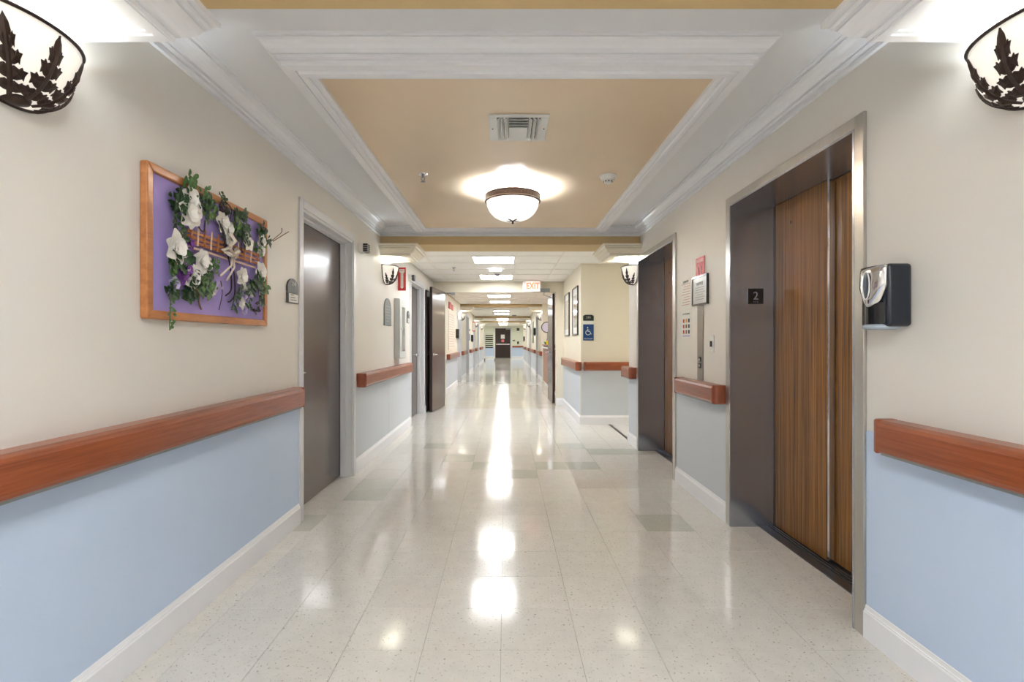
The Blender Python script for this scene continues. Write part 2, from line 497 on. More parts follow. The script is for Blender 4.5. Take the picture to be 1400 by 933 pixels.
# right wall past the nurse station
wr2 = wall_run('wall_right.002', XB, 1, 14.9, 31.0, [(a, b, DOOR_H) for a, b in right_doors], M_cream2, 'pale cream right wall of the far corridor')
bm = nbm()
box(bm, 3.2, 3.35, 9.45, 15.1, 0, H); box(bm, XB + .2, 3.2, 14.9, 15.1, 0, H)
wn = tag(obj('wall_right.003', bm, M_cream2), 'walls around the nurse station recess', 'wall', kind='structure')
M_endwall = mat('end_wall_green', (232, 236, 218), 0.5)
bm = nbm()
box(bm, -3.2, 3.35, 36.6, 36.8, 0, H)
we = tag(obj('wall_back.002', bm, M_endwall), 'pale green wall closing the far end of corridor', 'wall', kind='structure')
bm = nbm()
box(bm, -3.2, -3.0, 31, 36.6, 0, H); box(bm, 3.15, 3.35, 31, 36.6, 0, H); box(bm, -3.2, XL - .2, 30.8, 31, 0, H); box(bm, XB + .2, 3.35, 30.8, 31, 0, H)
tag(obj('wall_left.002', bm, M_cream2), 'cream walls of the cross passage at the far end', 'wall', kind='structure')
tag(obj('wall_front', bx(-1.6, 1.85, -4.2, -4.0, 0, H), M_cream), 'cream wall behind the viewer', 'wall', kind='structure')

# blue wainscot sheets (parts of the walls), rails cover their top edge
WT = 0.84
def wains(parent, x, inward, y0, y1, m):
    obj('wainscot_panel', bx(x, x + inward * .004, y0, y1, 0.10, WT), m, parent)
CW = 0.06
def segs(y0, y1, holes, pad=CW):
    out = []; y = y0
    for a, b in holes:
        if a - pad > y: out.append((y, a - pad))
        y = b + pad
    if y1 > y: out.append((y, y1))
    return out
for a, b in [(-4, .6), (.6, 3.30), (4.53, 5.85), (5.85, 7.14), (8.39, 9.45)]: wains(wl, XL, 1, a, b - (.006 if b == 5.85 else .0015), M_blue if a < 3 else M_blue2)
for a, b in segs(9.6, 31, left_doors[2:]): wains(wl2, XL, 1, a, b, M_blue2)
for a, b in [(-4, .6), (.6, 2.03), (3.305, 4.29), (5.55, 5.95)]: wains(wr, XR, -1, a, b - .0015, M_blue if a < 3 else M_blue2)
M_greyw = mat('wainscot_grey', (212, 219, 228), 0.42, bump=.1, bscale=160)
obj('wainscot_panel', bx(XB + .005, 4.59, 7.246, 7.25, .1, WT), M_greyw, wa)
wains(wa, XB, -1, 7.25, 9.45, M_blue2)
for a, b in segs(14.9, 31, right_doors): wains(wr2, XB, -1, a, b, M_blue2)
obj('wainscot_panel', bx(-2.99, 3.14, 36.595, 36.6, .1, WT), M_blue, we)

# baseboards with a moulded top
BP = [(0, 0), (.016, 0), (.016, .105), (.012, .110), (.012, .114), (.009, .116), (.007, .124), (.006, .130), (.003, .134), (0, .134)]
def baseboard(name, paths, lab):
    bm = nbm()
    for p in paths: sweep(bm, BP, p)
    return tag(obj(name, bm, M_white), lab, 'baseboard', kind='structure')
baseboard('baseboard_left', [[(XL, b), (XL, a)] for a, b in [(-4, 3.30), (4.53, 7.14), (8.39, 9.45)]], 'white moulded baseboard along the left lobby wall')
baseboard('baseboard_left.001', [[(XL, b), (XL, a)] for a, b in segs(9.6, 31, left_doors[2:])], 'white baseboard along the left corridor wall')
baseboard('baseboard_right', [[(XR, a), (XR, b)] for a, b in [(-4, 2.03), (3.305, 4.29)]] + [[(XR, 5.55), (XR, 5.95), (4.6, 5.95)]], 'white moulded baseboard along the right lobby wall')
baseboard('baseboard_back', [[(4.6, 7.25), (XB, 7.25), (XB, 9.45), (OPR, 9.45)][::1]], 'white baseboard around the jutting wall corner')
baseboard('baseboard_right.001', [[(XB, a), (XB, b)] for a, b in segs(14.9, 31, right_doors)], 'white baseboard along the right corridor wall')
baseboard('baseboard_back.001', [[(.40, 36.6), (-.0 + .40, 36.6)][:1] + [(3.14, 36.6)][:0]] if False else [[(3.14, 36.6), (.42, 36.6)], [(-.86, 36.6), (-2.99, 36.6)]], 'white baseboard on the far end wall')

# ------------------------------------------------------------------ handrails
RZ0, RZ1, RD = .78, .907, .085
nrail = [0]
def rail_y(x, inward, y0, y1, lab, caps=(True, True)):
    t = thing('handrail', lab, 'handrail', (x, (y0 + y1) / 2, RZ0), group='wooden corridor handrails')
    prof = [(0, RZ0 + .006), (.070, RZ0 + .006), (RD - .004, RZ0 + .012), (RD, RZ0 + .024), (RD, RZ1 - .022), (RD - .006, RZ1 - .008), (RD - .022, RZ1), (0, RZ1)]
    cap = .035
    ya, yb = y0 + (cap if caps[0] else 0), y1 - (cap if caps[1] else 0)
    pts = [(x + inward * d, z) for d, z in prof]
    obj('rail_board', prism(nbm(), pts, 'y', ya, yb), M_cherry, t)
    obj('retainer_strip', bx(x, x + inward * .068, ya, yb, RZ0 - .003, RZ0 + .006), M_greyp, t)
    for k, (e0, e1) in enumerate(((y0, ya), (yb, y1))):
        if not caps[k]: continue
        bm = nbm()
        pl = []
        r = cap
        for i in range(6):
            a = PI / 2 * i / 5
            dy = r * (1 - math.cos(a)) ; dd = (RD - r) + r * math.sin(a)
            pl.append((x + inward * (dd + .0008), (e0 + dy) if k == 0 else (e1 - dy)))
        yy = e1 if k == 0 else e0
        pl = [(x, pl[0][1])] + pl + [(x, yy)]
        prism(bm, pl, 'z', RZ0 + .003, RZ1 + .002)
        obj('end_cap', bm, M_cherrycap, t, bevel=.004, seg=1)
    return t
def rail_x(y, x0, x1, lab):
    t = thing('handrail', lab, 'handrail', ((x0 + x1) / 2, y, RZ0), group='wooden corridor handrails')
    prof = [(0, RZ0 + .006), (.070, RZ0 + .006), (RD, RZ0 + .024), (RD, RZ1 - .022), (RD - .006, RZ1 - .008), (RD - .022, RZ1), (0, RZ1)]
    obj('rail_board', prism(nbm(), [(y - d, z) for d, z in prof], 'x', x0 + .03, x1), M_cherryx, t)
    obj('end_cap', bx(x0, x0 + .03, y - RD - .001, y, RZ0 + .003, RZ1 + .002), M_cherrycap, t, bevel=.012, seg=3)
    return t
rail_y(XL, 1, -3.5, 3.22, 'long cherry handrail on left wall below the purple flower picture')
rail_y(XL, 1, 4.58, 6.96, 'cherry handrail on left wall below the extinguisher cabinet')
rail_y(XR, -1, -3.5, 1.90, 'cherry handrail on near right wall below the soap dispenser')
rail_y(XR, -1, 3.325, 4.13, 'short cherry handrail between the two elevators')
rail_y(XR, -1, 5.60, 6.02, 'stub of cherry handrail past the far elevator')
rail_x(7.25, 1.125, 4.3, 'cherry handrail across wall below the blue accessible sign')
rail_y(XB, -1, 7.19, 9.1, 'cherry handrail below the two tall black framed pictures')
for i, (a, b) in enumerate([(11.55, 14.0), (15.4, 17.1), (18.7, 20.7), (22.2, 23.6), (25.9, 28.8)]):
    rail_y(XL, 1, a, b, ['cherry handrail on left corridor wall, first past the fire doors', 'cherry handrail on left corridor wall, second past the fire doors', 'cherry handrail on left corridor wall, third past the fire doors', 'cherry handrail on left corridor wall, fourth past the fire doors', 'cherry handrail on left corridor wall, last one before the tray cart'][i])
for i, (a, b) in enumerate([(14.95, 16.7), (18.0, 21.3), (22.6, 25.4), (26.6, 29.5)]):
    rail_y(XB, -1, a, b, ['cherry handrail on right corridor wall, just past the nurse counter', 'cherry handrail on right corridor wall, second past nurse counter', 'cherry handrail on right corridor wall, third past nurse counter', 'cherry handrail on right corridor wall, last before the far end'][i])
rail_x(36.6, .48, 2.8, 'cherry handrail on the far end wall right of the dark door')

# ------------------------------------------------------------------ doors in walls
def wall_door(name, x, outward, a, b, lab, knob='far', recess=.105, detail=True):
    """steel frame with stop, flush dark leaf and lever"""
    t = thing(name, lab, 'door', (x, (a + b) / 2, 0), kind='structure')
    i = -outward
    bm = nbm()
    cw = CW
    for (y0, y1) in ((a - cw, a), (b, b + cw)):
        box(bm, x + i * .012, x, y0, y1, 0, DOOR_H + cw)
    box(bm, x + i * .012, x, a, b, DOOR_H, DOOR_H + cw)
    obj('door_casing', bm, M_frame, t, bevel=.003, seg=1)
    bm = nbm()
    for (y0, y1, s) in ((a, a + .018, 1), (b - .018, b, -1)):
        box(bm, x, x + outward * .19, y0, y1, 0, DOOR_H)
    box(bm, x, x + outward * .19, a + .018, b - .018, DOOR_H - .018, DOOR_H)
    # stops
    box(bm, x + outward * .055, x + outward * (recess - .004), a + .018, a + .032, 0, DOOR_H - .018)
    box(bm, x + outward * .055, x + outward * (recess - .004), b - .032, b - .018, 0, DOOR_H - .018)
    box(bm, x + outward * .055, x + outward * (recess - .004), a + .032, b - .032, DOOR_H - .032, DOOR_H - .018)
    obj('door_jamb', bm, M_frame, t)
    leaf = obj('door_leaf', bx(x + outward * recess, x + outward * (recess + .045), a + .02, b - .02, .008, DOOR_H - .02), M_dark, t)
    ky = b - .09 if knob == 'far' else a + .09
    if detail:
        bm = nbm()
        xx = x + outward * recess
        lathe(bm, [(.026, 0), (.028, i * .006), (.022, i * .012)], (xx, ky, .98), 16, 'x')
        tube(bm, [(xx, ky, .98), (xx + i * .05, ky, .98)], .009)
        s = -1 if knob == 'far' else 1
        tube(bm, [(xx + i * .05, ky, .98), (xx + i * .052, ky + s * .06, .98), (xx + i * .048, ky + s * .11, .98)], .0085)
        obj('door_handle', bm, M_chrome, leaf, smooth=True)
    return t
wall_door('door_1', XL, -1, *left_doors[0], 'dark brown flush door in grey white frame beside the flower picture', 'near')
wall_door('door_2', XL, -1, *left_doors[1], 'dark brown flush door on left wall beside the open fire door', 'far')
for i, (a, b) in enumerate(left_doors[2:]):
    wall_door('door_%d' % (3 + i), XL, -1, a, b, 'dark door on left corridor wall between handrails, %s past fire doors' % ['first', 'second', 'third', 'fourth'][i], 'near', detail=i < 1)
for i, (a, b) in enumerate(right_doors):
    wall_door('door_%d' % (7 + i), XB, 1, a, b, 'dark door on right corridor wall between handrails, %s past nurse counter' % ['first', 'second', 'third'][i], 'near', detail=False)

# open fire door leaves (hinged at the header opening)
def lever(bm, x, y, z, side, s):
    lathe(bm, [(.026, 0), (.028, side * .006), (.02, side * .012)], (x, y, z), 16, 'x')
    tube(bm, [(x, y, z), (x + side * .05, y, z)], .01)
    tube(bm, [(x + side * .05, y, z), (x + side * .052, y + s * .06, z), (x + side * .048, y + s * .115, z)], .009)
def fire_leaf(name, hinge, tip, lab):
    hx, hy = hinge; dx, dy = tip[0] - hx, tip[1] - hy
    L = math.hypot(dx, dy); ang = math.atan2(dy, dx) - PI / 2
    t = thing(name, lab, 'door', (hx, hy, 0), ang, kind='structure')
    lf = obj('door_leaf', bx(-.0215, .0215, .01, L, .01, 2.135), M_dark, t, local=True)
    bm = nbm(); box(bm, -.0222, .0222, L - .001, L + .004, .01, 2.135); box(bm, -.0222, .0222, .005, .01, .01, 2.135)
    obj('edge_strip', bm, M_darkedge, t, local=True)
    bm = nbm(); lever(bm, .0215, L - .08, .98, 1, -1); lever(bm, -.0215, L - .08, .98, -1, -1)
    obj('door_handle', bm, M_chrome, lf, smooth=True, local=True)
    return t
fdl = fire_leaf('door_10', (-1.165, 9.42), (-1.27, 8.49), 'open dark fire door leaf folded back against left wall')
fdr = fire_leaf('door_11', (.925, 9.66), (.90, 10.42), 'open dark fire door leaf seen edge on at the right')
# dark door standing open behind the left fire leaf
t = thing('door_12', 'dark door on left wall half hidden behind the open fire door', 'door', (XL, 8.9, 0), kind='structure')
obj('door_leaf', bx(XL + .006, XL + .03, 8.46, 9.36, .01, 2.08), M_darkedge, t)
obj('door_closer', bx(XL + .03, XL + .075, 8.5, 8.75, 1.97, 2.05), M_greyp, t, bevel=.006)
bm = nbm(); lever(bm, XL + .03, 8.56, .98, .6, 1); obj('door_handle', bm, M_chrome, t, smooth=True)
# far end door
t = thing('door_13', 'dark double-height-panel door with push bar at far corridor end', 'door', (-.215, 36.6, 0), kind='structure')
bm = nbm(); box(bm, -.83, -.77, 36.56, 36.6, 0, 2.24); box(bm, .34, .40, 36.56, 36.6, 0, 2.24); box(bm, -.77, .34, 36.56, 36.6, 2.18, 2.24)
obj('door_casing', bm, M_frame, t)
lf = obj('door_leaf', bx(-.77, .34, 36.575, 36.6, .01, 2.18), M_darkedge, t)
obj('push_bar', bx(-.72, .28, 36.50, 36.57, .98, 1.05), M_chrome, lf, bevel=.01)
obj('door_notice', bx(-.36, -.08, 36.568, 36.575, 1.42, 1.72), M_paper, lf)
obj('door_notice', bx(-.32, -.12, 36.568, 36.575, 1.18, 1.36), M_pink, lf)
obj('door_closer', bx(.0, .33, 36.50, 36.57, 2.08, 2.17), M_greyp, lf)

# fire door hardware on the header
t = thing('door_holder', 'grey closer track and arm on header above right fire door', 'door closer', (.62, 9.45, 2.15))
obj('closer_body', bx(.50, .83, 9.39, 9.45, 2.135, 2.205), M_greyp, t, bevel=.006)
bm = nbm(); tube(bm, [(.73, 9.40, 2.13), (.70, 9.42, 2.09)], .008); tube(bm, [(.70, 9.42, 2.09), (.90, 9.72, 2.05)], .007)
obj('closer_arm', bm, M_chrome, t)
t = thing('door_holder', 'small black arm and closer above open left fire door', 'door closer', (-.95, 9.45, 2.1))
obj('closer_arm', tube(nbm(), [(-1.20, 9.30, 2.11), (-1.10, 9.40, 2.115), (-.98, 9.44, 2.118)], .008), M_ink, t)
obj('closer_body', bx(-1.04, -.96, 9.41, 9.45, 2.085, 2.13), M_greyp, t)

# ------------------------------------------------------------------ elevators
def elevator(a, b, lab, number):
    t = thing('elevator_entrance', lab, 'elevator door', (XR, (a + b) / 2, 0))
    oa, ob = a - .055, b + .055
    # jambs: strip proud of wall + deep reveal
    bm = nbm(); box(bm, XR - .014, XR, oa, a, 0, EH + .05); obj('frame_strip', bm, M_steelf, t, bevel=.002, seg=1)
    bm = nbm(); box(bm, XR - .014, XR, b, ob, 0, EH + .05); obj('frame_strip', bm, M_steelf, t, bevel=.002, seg=1)
    obj('frame_header', bx(XR - .014, XR, a + .0, b - .0, EH - .0, EH + .05), M_steelf, t, bevel=.002, seg=1)
    fj = obj('jamb', bx(XR - .014, 1.765, b - .012, b, 0, EH), M_steel, t)
    obj('jamb', bx(XR - .014, 1.765, a, a + .012, 0, EH), M_steel, t)
    obj('soffit_plate', bx(XR - .014, 1.765, a + .012, b - .012, EH - .012, EH), M_steel, t)
    mid = a + (b - a) * .52
    p1 = obj('door_panel', bx(1.742, 1.768, mid, b - .018, .012, EH - .014), M_walnut, t)
    obj('edge_strip', bx(1.741, 1.769, mid - .004, mid, .012, EH - .014), M_chrome, p1)
    obj('edge_strip', bx(1.7405, 1.742, mid, mid + .012, .012, EH - .014), M_chrome, p1)
    obj('edge_strip', bx(1.7405, 1.742, b - .024, b - .019, .012, EH - .014), M_black, p1)
    lathe_bm = lathe(nbm(), [(.004, 0), (.009, -.001), (.009, -.003), (.004, -.003)], (1.742, b - .20, 1.93), 12, 'x')
    obj('keyhole', lathe_bm, M_bronze, p1)
    obj('door_panel', bx(1.776, 1.80, a, mid + .06, .012, EH - .014), M_walnut, t)
    bm = nbm(); box(bm, 1.64, 1.83, a + .012, b - .012, -.003, .004)
    s = obj('sill', bm, M_sill, t)
    bm = nbm()
    for k in range(3): box(bm, 1.70 + k * .02, 1.708 + k * .02, a + .014, b - .014, .004, .009)
    obj('sill_groove', bm, M_black, s)
    if number:
        zc, xc = 1.495, 1.618
        pl = obj('floor_plate', bx(xc - .05, xc + .05, b - .016, b - .012, zc - .05, zc + .05), M_black, t)
        obj('numeral', place(text_bm('2', .075, .001), (xc, b - .0168, zc), '-y'), M_greyp, pl)
        o_ = pl.children[0]; o_['label'] = 'silver numeral 2'
        bm = nbm()
        for k in range(3): lathe(bm, [(.0022, 0), (.0022, -.001)], (xc - .012 + k * .012, b - .016, zc - .037), 8, 'y')
        obj('braille_dot', bm, M_greyp, pl)
    return t
elevator(*E1, 'near elevator with walnut door panels, steel frame and black 2 plate', True)
elevator(*E2, 'far elevator with walnut door and brushed steel frame beyond the notices', False)
# shaft backs so nothing shows behind
tag(obj('wall_right.004', bx(1.83, 1.9, -4, 5.95, 0, H), M_dgrey), 'shaft wall behind the elevator doors', 'wall', kind='structure')

# ------------------------------------------------------------------ ceilings: lobby tray
SOF = 2.45
YB0, YB1 = 1.59, 5.45           # beams' inner faces
slab = thing('ceiling', 'white lobby soffit around a tan tray panel', 'ceiling', (CX, 3.5, SOF), kind='structure')
obj('soffit', bx(XL - .1, XR + .1, YB0, YB1, SOF, SOF + .1), M_soffit, slab)
CP = [(0, 2.35), (.016, 2.35), (.016, 2.370), (.008, 2.374), (.024, 2.377), (.028, 2.386), (.018, 2.391), (.036, 2.394), (.042, 2.402), (.050, 2.414), (.066, 2.425), (.084, 2.431), (.086, 2.438), (.074, 2.4415), (.100, 2.443), (.100, 2.45), (0, 2.45)]
tag(obj('trim_2', sweep(nbm(), CP, [(XL, YB0), (XR, YB0), (XR, YB1), (XL, YB1)], True), M_white), 'white stepped crown moulding around the lobby ceiling', 'crown moulding', kind='structure')
TO = 1.068
ty0, ty1 = 2.006, 5.325
TP = [(0, 2.4505), (0, 2.440), (.012, 2.438), (.008, 2.432), (.020, 2.428), (.026, 2.414), (.038, 2.402), (.056, 2.392), (.050, 2.386), (.066, 2.383), (.070, 2.372), (.062, 2.368), (.080, 2.365), (.080, 2.354), (.120, 2.354), (.122, 2.362), (.128, 2.362), (.132, 2.346), (.156, 2.344), (.162, 2.352), (.160, 2.360), (.172, 2.360), (.176, 2.355), (.192, 2.357), (.200, 2.4505)]
tag(obj('trim_3', sweep(nbm(), TP, [(CX - TO, ty0), (CX + TO, ty0), (CX + TO, ty1), (CX - TO, ty1)], True), M_white), 'white moulded frame hanging around the tan tray', 'moulding', kind='structure')
obj('tray_panel', bx(CX - TO + .19, CX + TO - .19, ty0 + .19, ty1 - .19, 2.372, 2.40), M_tan, slab)

# dropped ceilings with single tiles and tees
def tbar(name, x0, x1, y0, y1, lab, holes=(), z=ZC, xo=.14, yo=6.60, single=True):
    t = thing(name, lab, 'ceiling', ((x0 + x1) / 2, (y0 + y1) / 2, z), kind='structure')
    obj('deck', bx(x0, x1, y0, y1, z + .06, z + .1), M_dgrey, t)
    g = .6096
    xs = [x0] + [xo + k * g for k in range(-12, 12) if x0 + .03 < xo + k * g < x1 - .03] + [x1]
    ys = [y0] + [yo + k * g for k in range(-40, 70) if y0 + .03 < yo + k * g < y1 - .03] + [y1]
    bm = nbm()
    for x in xs[1:-1]: box(bm, x - .012, x + .012, y0, y1, z, z + .02)
    for y in ys[1:-1]:
        for i in range(len(xs) - 1):
            box(bm, xs[i] + (.012 if i else 0), xs[i + 1] - (.012 if i < len(xs) - 2 else 0), y - .012, y + .012, z, z + .02)
    obj('tee_grid', bm, M_tee, t)
    cache = {}
    for i in range(len(xs) - 1):
        for j in range(len(ys) - 1):
            cxx, cyy = (xs[i] + xs[i + 1]) / 2, (ys[j] + ys[j + 1]) / 2
            if any(abs(cxx - hx) < .2 and abs(cyy - hy) < .2 for hx, hy in holes): continue
            sx, sy = xs[i + 1] - xs[i] - .026, ys[j + 1] - ys[j] - .026
            if sx < .01 or sy < .01: continue
            key = (round(sx, 3), round(sy, 3))
            if key not in cache:
                b_m = bx(-sx / 2, sx / 2, -sy / 2, sy / 2, 0, .015)
                me = bpy.data.meshes.new('ceiling_tile'); b_m.to_mesh(me); b_m.free(); me.materials.append(M_tile); cache[key] = me
            o = bpy.data.objects.new('ceiling_tile', cache[key]); C.objects.link(o); o.parent = t
            o.location = Vector((cxx, cyy, z + .006)) - t.location
    return t
def panel_light(x, y, z, lab, s=.585, proto=[None]):
    t = thing('ceiling_light', lab, 'ceiling light', (x, y, z), group='square ceiling light panels')
    if proto[0] is None:
        bm = nbm(); h = s / 2; e = .018
        for a in ((-h, h, -h, -h + e), (-h, h, h - e, h), (-h, -h + e, -h + e, h - e), (h - e, h, -h + e, h - e)): box(bm, a[0], a[1], a[2], a[3], -.004, .02)
        proto[0] = [obj('frame', bm, M_wplast, t, local=True), obj('diffuser', bx(-h + e, h - e, -h + e, h - e, .002, .008), M_panel, t, local=True)]
    else:
        for o in proto[0]:
            c = o.copy(); C.objects.link(c); c.parent = t
    return t
lx = .14 - .3048
rows = [6.905, 8.733]
PL = {'a': [(lx, 6.905), (lx, 8.733)], 'b': [(lx, 12.39), (lx, 14.22)], 'c': [(lx, 18.49), (lx, 20.31)], 'd': [(lx, 24.58), (lx, 26.41)], 'e': [(lx, 30.07), (lx, 33.12), (lx - 4 * .6096 + .6096, 34.34), (lx + 4 * .6096, 34.34)]}  # the two end passage arm panels are unseen, added to brighten the far end
tbar('ceiling.001', XL, XR, 5.86, 9.45, 'cream acoustic tile ceiling between lobby and fire doors', PL['a'])
tbar('ceiling.002', XR, 4.6, 5.95, 7.25, 'acoustic tile ceiling of the side passage', [(3.602, 6.905)], xo=XR)
tbar('ceiling.003', XL, 3.2, 9.6, 15.1, 'acoustic tile ceiling past the fire doors', PL['b'] + [(1.97, 12.39)])
tbar('ceiling.004', XL, XB, 15.5, 22.2, 'acoustic tile ceiling of the middle corridor', PL['c'])
tbar('ceiling.005', XL, XB, 22.6, 27.3, 'acoustic tile ceiling of the far corridor', PL['d'])
tbar('ceiling.006', -3.2, 3.35, 27.7, 36.6, 'acoustic tile ceiling at the corridor end', PL['e'])
NB = [(lx, 6.905 - .6096 * 11), (lx, 6.905 - .6096 * 14), (lx, 6.905 - .6096 * 17)]  # unseen panels added out of frame to light the near lobby
tbar('ceiling.007', XL, XR, -4, 1.18, 'acoustic tile ceiling above and behind the viewer', NB)
bm = nbm(); box(bm, -3.3, 4.8, -4.2, 37, H, H + .1)
tag(obj('ceiling.008', bm, M_dgrey), 'structural slab above the dropped ceilings', 'ceiling', kind='structure')
ordn = {'a': ['nearest the elevator lobby', 'just before the fire door header'], 'b': ['first past the fire door header', 'second past the fire door header'], 'c': ['first past the middle beam', 'second past the middle beam'], 'd': ['third-bay, nearer one of the far corridor', 'third-bay, farther one of the far corridor'], 'e': ['in the last bay before the end door', 'closest to the end door', 'added unseen to brighten the left arm of the end passage', 'added unseen to brighten the right arm of the end passage']}
for k in 'abcde':
    for i, (x, y) in enumerate(PL[k]):
        panel_light(x, y, ZC, 'glowing square ceiling panel ' + ordn[k][i])
panel_light(3.602, 6.905, ZC, 'added unseen fill panel in the side passage')  # out of view, added because the passage came out too dark
panel_light(1.97, 12.39, ZC, 'added unseen fill panel over the nurse station')  # hidden by the header wall, added to light the recess
for i, (x, y) in enumerate(NB):
    panel_light(x, y, ZC, 'added unseen fill panel %s the viewer' % ['above', 'behind', 'farthest behind'][i])

# beams and light boxes with flared crown
def beam(name, x0, x1, y0, y1, lab):
    return tag(obj(name, bx(x0, x1, y0, y1, 2.26, H), M_tan2), lab, 'beam', kind='structure')
beam('trim_4', XL, XR, 1.18, 1.59, 'tan ceiling beam nearest the viewer')
beam('trim_5', XL, XR, 5.45, 5.86, 'tan ceiling beam at the far side of the lobby')
beam('trim_6', XL, XB, 15.1, 15.5, 'tan ceiling beam past the nurse station')
beam('trim_7', XL, XB, 22.2, 22.6, 'second tan beam of the far corridor')
beam('trim_8', XL, XB, 27.3, 27.7, 'last tan beam of the far corridor')
FP = [(0, 2.145), (.008, 2.145), (.010, 2.158), (.004, 2.162), (.022, 2.166), (.036, 2.174), (.054, 2.192), (.066, 2.214), (.058, 2.219), (.078, 2.222), (.082, 2.234), (.074, 2.238), (.098, 2.242), (.100, 2.2598), (0, 2.2598)]
ntrim = [9]
def light_box(side, xw, y0, y1, m, lab, w=.32):
    bm = nbm(); xi = xw - side * w      # side: -1 left wall, +1 right wall
    xi = xw + (w if side < 0 else -w)
    box(bm, min(xw, xi), max(xw, xi), y0, y1, 2.152, 2.2598)
    # rim around the recessed underside
    a, b = min(xw, xi), max(xw, xi); r = .032
    for q in ((a, b, y0, y0 + r), (a, b, y1 - r, y1), (a, a + r, y0 + r, y1 - r), (b - r, b, y0 + r, y1 - r)): box(bm, *q, 2.140, 2.1525)
    r2 = .045
    for q in ((a + r, b - r, y0 + r, y0 + r2), (a + r, b - r, y1 - r2, y1 - r), (a + r, a + r2, y0 + r2, y1 - r2), (b - r2, b - r, y0 + r2, y1 - r2)): box(bm, *q, 2.146, 2.1525)
    if side < 0: path = [(xw, y1), (xi, y1), (xi, y0), (xw, y0)]
    else: path = [(xw, y0), (xi, y0), (xi, y1), (xw, y1)]
    sweep(bm, FP, path)
    n = ntrim[0]; ntrim[0] += 1
    return tag(obj('trim_%d' % n, bm, m), lab, 'light box', kind='structure')
light_box(-1, XL, 1.14, 1.566, M_white, 'white moulded box above the near left sconce')
light_box(1, XR, 1.14, 1.566, M_white, 'white moulded box above the near right sconce')
light_box(-1, XL, 5.466, 5.926, M_crown2, 'cream moulded box above the far left sconce')
light_box(1, XR, 5.466, 5.926, M_crown2, 'cream moulded box above the far right sconce')
for nm, y in (('middle', 15.1), ('second far', 22.2), ('last', 27.3)):
    light_box(-1, XL, y, y + .42, M_crown2, 'cream moulded box under left end of the %s beam' % nm, .3)
    light_box(1, XB, y, y + .42, M_crown2, 'cream moulded box under right end of the %s beam' % nm, .3)

# ------------------------------------------------------------------ wall sconces
SP, SW, SH = .14, .19, .198
def spt(th, ph, off=0.0):
    r = math.cos(ph) ** .75 if ph < PI / 2 - 1e-4 else 0.0
    return Vector(((SP + off) * math.cos(th) * r, (SW + off) * math.sin(th) * r, -(SH + off) * math.sin(ph) ** 1.05))
def bowl_leaf(bm, th0, length, width, lean):
    """lobed leaf lying on the bowl: u runs up the leaf (0..1), v sideways in metres"""
    def mp(u, v, lift):
        ph = math.radians(76) - u * length / .2
        ph = max(.06, min(ph, math.radians(84)))
        rad = max(.07, .165 * math.cos(ph) ** .75)
        th = th0 + lean * u + v / rad
        return spt(max(-PI / 2 + .015, min(PI / 2 - .015, th)), ph, lift)
    N = 12; rows_ = []
    for i in range(N + 1):
        u = i / N; hw = width * (.16 if u < .72 else .16 + .14 * math.sin(PI * (u - .72) / .28)) * (1 if u < .9 else (1.001 - u) * 10)
        hw = max(hw, .0006)
        rows_.append([bm.verts.new(mp(u, -hw, .005)), bm.verts.new(mp(u, 0, .009)), bm.verts.new(mp(u, hw, .005))])
    for A, B in zip(rows_, rows_[1:]):
        for k in range(2): bm.faces.new((A[k], A[k + 1], B[k + 1], B[k]))
    for k, (a, wk) in enumerate(((.08, .95), (.28, 1.0), (.47, .78), (.64, .52))):
        wk *= width
        L = [(a, .0), (a + .01, .35), (a + .05, .62), (a + .03, .72), (a + .10, .80), (a + .17, 1.0), (a + .17, .74), (a + .20, .70), (a + .165, .50), (a + .19, .26), (a + .15, .0)]
        for s_ in (-1, 1):
            c = bm.verts.new(mp(a + .11, s_ * wk * .42, .0085))
            vs = [bm.verts.new(mp(u, s_ * wk * f, .005)) for u, f in L]
            for i in range(len(vs)): bm.faces.new((c, vs[i], vs[(i + 1) % len(vs)]))
def make_sconce(lab):
    t = thing('wall_sconce', lab, 'wall lamp', (0, 0, 0), group='leaf wall sconces')
    bm = nbm(); rings = []
    NT, NP = 28, 12
    for j in range(NP + 1):
        ph = PI / 2 * .97 * j / NP
        rings.append([bm.verts.new(spt(-PI / 2 + PI * i / NT, ph)) for i in range(NT + 1)])
    for A, B in zip(rings, rings[1:]):
        for i in range(NT): bm.faces.new((A[i], A[i + 1], B[i + 1], B[i]))
    obj('glass_bowl', bm, M_bowl, t, smooth=True, local=True, solid=.004)
    bm = nbm()
    tube(bm, [spt(-PI / 2 + PI * i / 32, 0, .003) for i in range(33)], .0055, 6)
    outl = [spt(PI / 2, PI / 2 * .98 * j / 14, .003) for j in range(15)] + [spt(-PI / 2, PI / 2 * .98 * j / 14, .003) for j in range(14, -1, -1)]
    tube(bm, [p + Vector((.004, 0, 0)) for p in outl], .005, 6)
    obj('bronze_rim', bm, M_bronze, t, smooth=True, local=True)
    for th, top, wd, ln in ((-.98, .175, .026, -.30), (-.50, .235, .036, -.16), (0.0, .25, .036, .04), (.50, .235, .036, .16), (.98, .175, .026, .30)):
        bm = nbm(); bowl_leaf(bm, th, top, wd, ln)
        obj('bronze_leaf', bm, M_bronze, t, local=True, solid=.003)
    bm = nbm(); lathe(bm, [(.01, -SH - .008), (.03, -SH - .002), (.034, -SH + .010), (.02, -SH + .018)], (.03, 0, 0), 16)
    obj('finial', bm, M_bronze, t, smooth=True, local=True)
    obj('back_plate', bx(.0, .006, -.06, .06, -.17, -.02), M_bronze, t, local=True)
    return t
def sconce_light(x, y, z, e, name):
    l = bpy.data.lights.new(name, 'POINT'); l.energy = e; l.color = SCONCE_COL; l.shadow_soft_size = .03
    o = bpy.data.objects.new('lamp_bulb', l); C.objects.link(o); return o, (x, y, z)
